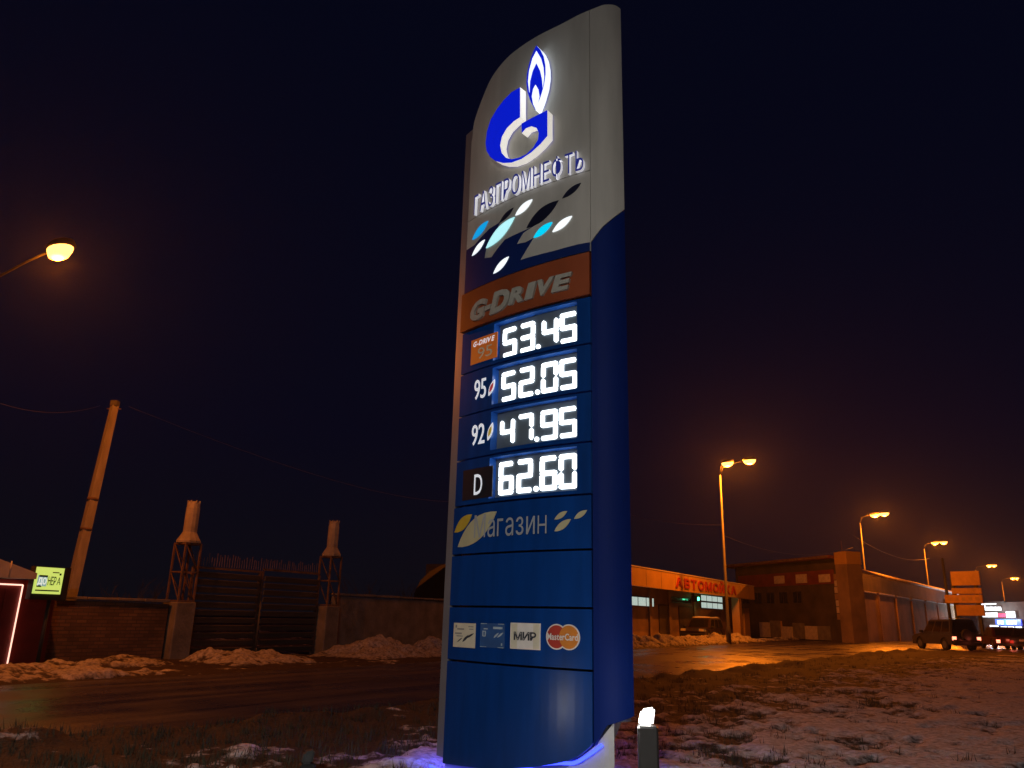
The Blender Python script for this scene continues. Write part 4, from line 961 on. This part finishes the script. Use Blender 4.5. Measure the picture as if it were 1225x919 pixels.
for i in range(nn_): box_obj('wall_poster', x0 + random.uniform(0, .12), x1 - random.uniform(0, .2), -.06, -.003, zc0 + (zc1 - zc0) * i / nn_ + .03, zc0 + (zc1 - zc0) * (i + 1) / nn_ - .02, M['whiteplate'] if i % 3 else M['wallbrown'], bb)
x0, x1 = bpt(926, 750)[0], bpt(936, 750)[0]; box_obj('door', x0, x1, -.06, -.003, .2, bpt(930, 743)[1], M['yellowwall'], bb)
for i in range(5): x0 = 1.0 + i * 1.9; window(bb, x0, x0 + 1.2, bpt(960, 722)[1], bpt(960, 707)[1], 0, 2, 1, False)
for i in range(6): box_obj('base_panel', 3.5 + i * 1.6, 5.0 + i * 1.6, -.09, -.003, .1, 1.0 + .7 * random.random(), M['concrete'] if i % 2 else M['whiteplate'], bb) if 5.0 + i * 1.6 < BL else None
# pylon at its corner
py_ = empty('corner_pylon', N0, rzB); tag(py_, 'tall yellow plastered pylon at the corner of the warehouse', 'pylon')
PH = bpt(1018, 661)[1] + .1
box_obj('shaft', .03, 1.35, -.4, 1.0, -.1, PH - 1.0, M['wallbrown'], py_); box_obj('head', .0, 1.38, -.43, 1.03, PH - .997, PH, M['yellowwall'], py_, .02)
tube_obj('aerial', [(.5, 0, PH), (.5, 0, PH + .9)], .03, M['rust'], py_, 5)
# warehouse
rzW = math.atan2(dw.y, dw.x); WL = (W1_ - W0).length
wh = empty('warehouse', W0, rzW); tag(wh, 'long warehouse with an orange lit lower wall and a pale roof gutter', 'building')
def wpt(px, py):
    q = ray(px, py); n = Vector((-dw.y, dw.x, 0)); cam0 = Vector((0, 0, CAM_H)); t = (W0 - cam0).dot(n) / q.dot(n); P = cam0 + q * t; return (P - W0).dot(dw), P.z
zl = wpt(1034, 709)[1]; zg = wpt(1034, 685)[1]
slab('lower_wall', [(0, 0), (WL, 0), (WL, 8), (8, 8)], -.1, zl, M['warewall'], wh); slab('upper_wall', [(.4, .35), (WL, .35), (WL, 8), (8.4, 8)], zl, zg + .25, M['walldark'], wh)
tube_obj('roof_gutter', [(1.4, -.25, zg), (WL * .5, -.28, zg - .08), (WL, -.25, zg - .12)], .17, M['pipe'], wh, 8)
k_ = int(WL / 6.4)
for i in range(k_ + 1):
    box_obj('wall_pier', i * WL / k_ - .18, i * WL / k_ + .18, -.10, 0, -.1, zl - .15, M['warewall'], wh)
    tube_obj('gutter_bracket', [(i * WL / k_, .35, zg - .1), (i * WL / k_, -.2, zg - .1)], .04, M['rust'], wh, 5)
for i in range(k_): box_obj('snow_ledge', i * WL / k_ + .1, (i + 1) * WL / k_ - .15 - random.random(), -.12, .33, zl + .003, zl + .08 + .12 * random.random(), M['roof'], wh, .03)
for i in range(0): window(wh, i * WL / k_ + .6, (i + 1) * WL / k_ - .6, zl + .35, zg - .35, .35, 3, 1, False)
x, z = wpt(1135, 728); window(wh, x - .7, x + .7, z - .6, z + .9, 0, 1, 1, True)
# billboard stack
Bq = at(1163, 765, 74.0); bil = empty('billboard', (Bq.x, Bq.y, 0), R(-52)); tag(bil, 'stack of orange lit billboard panels on a dark post beside the road', 'billboard')
def bz(py): return at(1163, py, 74.0).z
box_obj('post', -1.15, -.85, -.15, .15, -.1, bz(690), M['trim'], bil)
box_obj('post', .85, 1.1, -.15, .15, -.1, bz(690), M['trim'], bil)
for (ya, yb, xa, xb) in ((684, 701, -1.0, 1.5), (704, 711, -1.1, 1.5), (712, 722, -1.8, 1.5), (724, 737, -.9, 1.5)):
    pn = box_obj('panel', xa, xb, -.32, -.16, bz(yb), bz(ya), M['billboard'], bil, .02)
for i in range(5): box_obj('print_strip', -1.5 + i * .6, -1.15 + i * .6, -.335, -.321, bz(719), bz(715), M['wallbrown'], bil)
# dark sign post near the third lamp
Q = at(1140, 765, 78.0); sp = empty('sign_post', (Q.x, Q.y, 0)); tag(sp, 'tall dark bare post beside the stacked billboard', 'post')
tube_obj('shaft', [(0, 0, -.1), (0, 0, 4), (0, 0, at(1138, 668, 78.0).z)], [.16, .15, .12], M['trim'], sp, 8); box_obj('foot', -.3, .3, -.3, .3, -.1, .12, M['concrete'], sp, .02)
# lit shops at the far end
S0 = at(1172, 765, 108.0); S1 = at(1262, 765, 92.0); S0.z = S1.z = 0; ds = (S1 - S0).normalized(); shp = empty('shop_row', S0, math.atan2(ds.y, ds.x)); SL = (S1 - S0).length
tag(shp, 'distant row of shops with bright white and blue lit signs', 'building')
box_obj('wall', 0, SL, 0, 6, -.1, 4.6, M['walldark'], shp)
def spt(px, py):
    q = ray(px, py); n = Vector((-ds.y, ds.x, 0)); cam0 = Vector((0, 0, CAM_H)); t = (S0 - cam0).dot(n) / q.dot(n); P = cam0 + q * t; return (P - S0).dot(ds), P.z
def sbox(name, xa, xb, ya, yb, m, y=-.2, th=.15):
    a = spt(xa, (ya + yb) / 2); b = spt(xb, (ya + yb) / 2); return box_obj(name, a[0], b[0], y - th, y, spt((xa + xb) / 2, yb)[1], spt((xa + xb) / 2, ya)[1], M[m], shp, .03)
box_obj('roof_sign_frame', spt(1173, 725)[0], spt(1204, 725)[0], -.19, -.02, 4.6, spt(1180, 720)[1], M['frame'], shp)
sbox('roof_sign', 1177, 1194, 722.0, 723.6, 'shopwhite')
for i, (xa, xb) in enumerate(((1174.5, 1177.5), (1178, 1181.5), (1182.3, 1184.5), (1185.5, 1188), (1188.8, 1191), (1192, 1195), (1196, 1200))): sbox('sign_letter', xa, xb, 724.5 + (i > 1) * 1.6, 730.5, 'shopwhite')
sbox('white_sign', 1178, 1196, 733, 738.5, 'shopwhite'); sbox('red_sign', 1196.6, 1206, 734, 738.5, 'shopred'); sbox('white_sign', 1207, 1217, 731.5, 739, 'shopwhite')
bl_ = sbox('blue_sign', 1194, 1225, 741, 748.5, 'shopblue')
for i, (xa, xb) in enumerate(((1197, 1200), (1201, 1204), (1208, 1212), (1213, 1216), (1217, 1220))): sbox('sign_letter', xa, xb, 742.5, 747, 'shopwhite', -.36, .03)
for (xa, xb, ya, yb) in ((1199, 1206, 749.5, 753.5), (1208, 1215, 749.5, 756), (1217, 1224, 749.5, 755), (1213, 1217, 757, 765), (1220, 1228, 757, 764), (1186, 1196, 748, 752.5)): sbox('shop_window', xa, xb, ya, yb, 'shopwhite', -.1, .1)
o = light('shop_glow', (spt(1208, 745)[0], -2.2, 3.0), 900, (.75, .88, 1.0), shp, .5)

# ------------------------------------------------------------------ cars
def car(label, loc, rz, body_col, L=4.1, Wd=1.75, H=1.75, suv=True, lit=True, snow=False):
    r_ = empty('car', loc, rz); tag(r_, label, 'car'); pm = paint('car paint ' + label[:18], body_col); wr = .34 if suv else .31; hw = Wd / 2
    zb = .34 if suv else .24; zh = H * .53; xf, xr_ = L / 2, -L / 2; ax = (L * .305, -L * .30)
    P_ = [(xr_ + .06, zb + .05), (xr_, zb + .25), (xr_ + .03, zh), (-L * .02, zh + .04), (xf - L * .26, zh + .02), (xf - .10, zh - .12), (xf, zb + .30), (xf - .05, zb)]
    def arch(cx): return [(cx + (wr + .07) * math.cos(a), wr + (wr + .07) * math.sin(a)) for a in [math.pi * k / 8 for k in range(9)]]
    low = [p_ for p_ in arch(ax[0]) if p_[1] >= zb] + [p_ for p_ in arch(ax[1]) if p_[1] >= zb]
    prof = P_ + low
    bm = bmesh.new(); n = len(prof)
    A = [bm.verts.new((x, -hw, z)) for x, z in prof]; B = [bm.verts.new((x, hw, z)) for x, z in prof]
    f1 = bm.faces.new(A); f2 = bm.faces.new(B[::-1])
    for i in range(n): bm.faces.new((A[(i+1) % n], A[i], B[i], B[(i+1) % n]))
    bm.normal_update(); bmesh.ops.recalc_face_normals(bm, faces=bm.faces)
    es = [e_ for f in bm.faces if len(f.verts) > 8 for e_ in f.edges if min(v.co.z for v in e_.verts) > zb + .2 and abs(e_.verts[0].co.y) > hw - .01 and e_.calc_length() > .3]
    bmesh.ops.bevel(bm, geom=list(set(es)), offset=.07, segments=2, affect='EDGES')
    body = bm_obj('body', bm, pm, r_)
    gx = [(xr_ + (.10 if suv else .55), zh + .0), (xf - L * .27, zh + .0), (xf - L * .42, H - .06), (xr_ + (.22 if suv else 1.15), H - .03)]
    bm = bmesh.new(); tw = .80
    A = [bm.verts.new((x, -hw * (.96 if i < 2 else tw), z)) for i, (x, z) in enumerate(gx)]; B = [bm.verts.new((x, hw * (.96 if i < 2 else tw), z)) for i, (x, z) in enumerate(gx)]
    bm.faces.new(A); bm.faces.new(B[::-1])
    for i in range(4): bm.faces.new((A[(i+1) % 4], A[i], B[i], B[(i+1) % 4]))
    bmesh.ops.recalc_face_normals(bm, faces=bm.faces); bmesh.ops.bevel(bm, geom=bm.edges[:], offset=.05, segments=2, affect='EDGES')
    cab = bm_obj('cabin', bm, pm, r_)
    def quad(name, pts, m, par):
        c = sum((Vector(p_) for p_ in pts), Vector()) / len(pts); v = [Vector(p_) for p_ in pts]; nn = (v[1] - v[0]).cross(v[2] - v[0]).normalized()
        if nn.dot(c - Vector((0, 0, H * .6))) < 0: nn = -nn
        V = [p_ + nn * .012 for p_ in v] + [p_ - nn * .03 for p_ in v]; k = len(v)
        return mesh_obj(name, V, [tuple(range(k)), tuple(range(2*k-1, k-1, -1))] + [(i, (i+1) % k, (i+1) % k + k, i + k) for i in range(k)], m, par)
    def sidept(x, f, sy):   # f 0..1 up the cabin side
        return (x, sy * hw * (.96 + (tw - .96) * f), zh + (H - .045 - zh) * f)
    for sy in (-1, 1):
        nwin = 3 if suv else 2
        x0a, x1a = gx[0][0] + .16, gx[1][0] - .16; x0b, x1b = gx[3][0] + .12, gx[2][0] - .04
        for i in range(nwin):
            a, b = i / nwin + .02, (i + 1) / nwin - .03
            quad('side_window', [sidept(x0a + (x1a - x0a) * a, .12, sy), sidept(x0a + (x1a - x0a) * b, .12, sy), sidept(x0b + (x1b - x0b) * b, .86, sy), sidept(x0b + (x1b - x0b) * a, .86, sy)], M['carglass'], cab)
        quad('tail_light', [(xr_ - .0, sy * (hw - .26), zh - .16), (xr_ - .0, sy * (hw - .03), zh - .16), (xr_ + .02, sy * (hw - .03), zh - .36), (xr_ + .02, sy * (hw - .26), zh - .36)], M['taillight'] if lit else M['taildark'], body)
        quad('head_light', [(xf - .03, sy * (hw - .40), zb + .30), (xf - .03, sy * (hw - .08), zb + .30), (xf - .08, sy * (hw - .08), zb + .46), (xf - .08, sy * (hw - .40), zb + .46)], M['plate'], body)
        mr = bmesh.new(); box(mr, xf - L * .30 - .1, xf - L * .30 + .1, sy * (hw + .10) - .09, sy * (hw + .10) + .09, zh + .02, zh + .17, .03); bm_obj('mirror', mr, M['trim'], cab)
        for cx in ax:
            bm = bmesh.new(); pr = [(wr * .6, -.11), (wr * .92, -.11), (wr, -.08), (wr, .08), (wr * .92, .11), (wr * .6, .11)]; lathe(bm, pr, 18)
            for v in bm.verts: v.co = Vector((v.co.x + cx, v.co.z + sy * (hw - .11), v.co.y + wr))
            bmesh.ops.recalc_face_normals(bm, faces=bm.faces); wl = bm_obj('wheel', bm, M['tyre'], r_, False)
            bm = bmesh.new(); lathe(bm, [(.06, -.115), (wr * .6, -.118), (wr * .62, -.10), (wr * .62, .10), (wr * .6, .118), (.06, .115)], 14)
            for v in bm.verts: v.co = Vector((v.co.x + cx, v.co.z + sy * (hw - .11), v.co.y + wr))
            bmesh.ops.recalc_face_normals(bm, faces=bm.faces); bm_obj('rim', bm, M['rim'], wl)
    def rearpt(f, y): return (gx[0][0] + (gx[3][0] - gx[0][0]) * f, y * (.96 + (tw - .96) * f), zh + (H - .03 - zh) * f)
    quad('rear_window', [rearpt(.14, -hw + .16), rearpt(.14, hw - .16), rearpt(.84, hw - .16), rearpt(.84, -hw + .16)], M['carglass'], cab)
    def fpt(f, y): return (gx[1][0] + (gx[2][0] - gx[1][0]) * f, y * (.96 + (tw - .96) * f), zh + (H - .06 - zh) * f)
    quad('windscreen', [fpt(.12, -hw + .14), fpt(.12, hw - .14), fpt(.88, hw - .14), fpt(.88, -hw + .14)], M['carglass'], cab)
    box_obj('bumper', xr_ - .09, xr_ + .12, -hw + .03, hw - .03, zb - .02, zb + .18, M['trim'], body, .03); box_obj('bumper', xf - .14, xf + .07, -hw + .03, hw - .03, zb - .04, zb + .18, M['trim'], body, .03)
    box_obj('number_plate', xr_ - .025, xr_ + .01, -.26, .26, zb + .32, zb + .44, M['plate'], body)
    if suv:
        bm = bmesh.new(); lathe(bm, [(.10, -.1), (.30, -.1), (.33, -.06), (.33, .06), (.30, .1), (.10, .1)], 16)
        for v in bm.verts: v.co = Vector((xr_ - .12 - v.co.z, v.co.x + .05, v.co.y + zh - .05))
        bmesh.ops.recalc_face_normals(bm, faces=bm.faces); bm_obj('spare_wheel', bm, M['tyre'], body)
        for sy in (-1, 1): tube_obj('roof_rail', [(gx[3][0] + .1, sy * hw * .7, H - .03), (gx[3][0] + .3, sy * hw * .7, H + .04), (gx[2][0] - .3, sy * hw * .7, H + .03), (gx[2][0], sy * hw * .7, H - .05)], .018, M['rim'], cab, 6)
    if snow:
        n = 14; V = []; Fc = []
        for i in range(n + 1):
            for j in range(9):
                x = gx[3][0] + .03 + (gx[2][0] - gx[3][0] - .06) * i / n; y = (j / 8 - .5) * 2 * (hw * tw - .04); e_ = min(1, 6 * min(i / n, 1 - i / n) + .15, 6 * min(j / 8, 1 - j / 8) + .15)
                V.append((x, y, H - .05 + .10 * e_ * (1 + .5 * fn(x, y, 2, 3))))
        for i in range(n):
            for j in range(8): q = i * 9 + j; Fc.append((q, q + 9, q + 10, q + 1))
        o = mesh_obj('roof_snow', V, Fc, M['roof'], cab, True)
    if lit: light('tail_glow', (xr_ - .3, 0, zh - .3), 6, (1, .15, .08), r_, .2)
    return r_
sp_ = at(1133, 779, 50.0)
car('boxy dark off-road car with lit tail lights stopped at the road edge', (sp_.x, sp_.y, .0), R(90 - 27 + 31), (.075, .065, .055), 4.15, 1.8, 1.82, True)
sp2 = at(1198, 775, 56.0)
car('low dark red car with its tail light lit below the bright shop signs', (sp2.x, sp2.y, .0), R(90 - 30 + 14), (.11, .022, .018), 4.3, 1.72, 1.48, False)
sp3 = at(1232, 776, 55.0)
car('dark car cut by the frame beside the bright shop fronts', (sp3.x, sp3.y, .0), R(50), (.03, .03, .035), 4.2, 1.7, 1.45, False, False)
pu, pz = wall_u(838, 752, 10.55); px_, py2 = xy(pu, 10.4)
car('dark parked car with snow on its roof behind the ploughed snow bank', (px_, py2, .03), RZ + math.pi, (.05, .03, .025), 4.4, 1.72, 1.55, True, False, True)
# ------------------------------------------------------------------ overhead cables
def cable(label, A, B, sag, rad=.007):
    A = Vector(A); B = Vector(B); pts = [A.lerp(B, k / 14) - Vector((0, 0, sag * 4 * (k / 14) * (1 - k / 14))) - A for k in range(15)]
    o = tube_obj('overhead_cable', [tuple(p_) for p_ in pts], rad, M['wire'], None, 5); o.location = A; tag(o, label, 'cable', 'overhead cables')
cable('overhead cable running from the utility pole towards the kiosk', T + Vector((-.4, 0, .0)), at(-60, 455, 15.0), .4)
cable('overhead cable running from the utility pole past the price sign', T + Vector((.4, 0, 0)), at(560, 600, 60.0), .8)
cable('overhead cable between the first roadside lamp and the pylon', at(864, 640, 50), at(1020, 655, 64), .9, .011)
cable('overhead cable stretched from behind the sign to the first roadside lamp', at(740, 612, 60), at(866, 628, 50), .3, .010)
cable('overhead cable from the pylon to the second roadside lamp row', at(1020, 640, 66), at(1112, 668, 95), .9, .012)
# ------------------------------------------------------------------ haze in the air
hz = box_obj('haze', -330, 330, -60, 430, -1.2, 14.5, None)
hm = bpy.data.materials.new('thin winter haze'); hm.use_nodes = True; n = hm.node_tree; n.nodes.clear()
o_ = n.nodes.new('ShaderNodeOutputMaterial'); pv = n.nodes.new('ShaderNodeVolumePrincipled')
pv.inputs['Color'].default_value = (.85, .87, .9, 1); pv.inputs['Density'].default_value = HAZE_DENSITY; pv.inputs['Anisotropy'].default_value = 0.72
n.links.new(pv.outputs[0], o_.inputs['Volume']); hz.data.materials.clear(); hz.data.materials.append(hm)
tag(hz, kind='stuff', label='thin winter haze filling the night air', cat='haze')
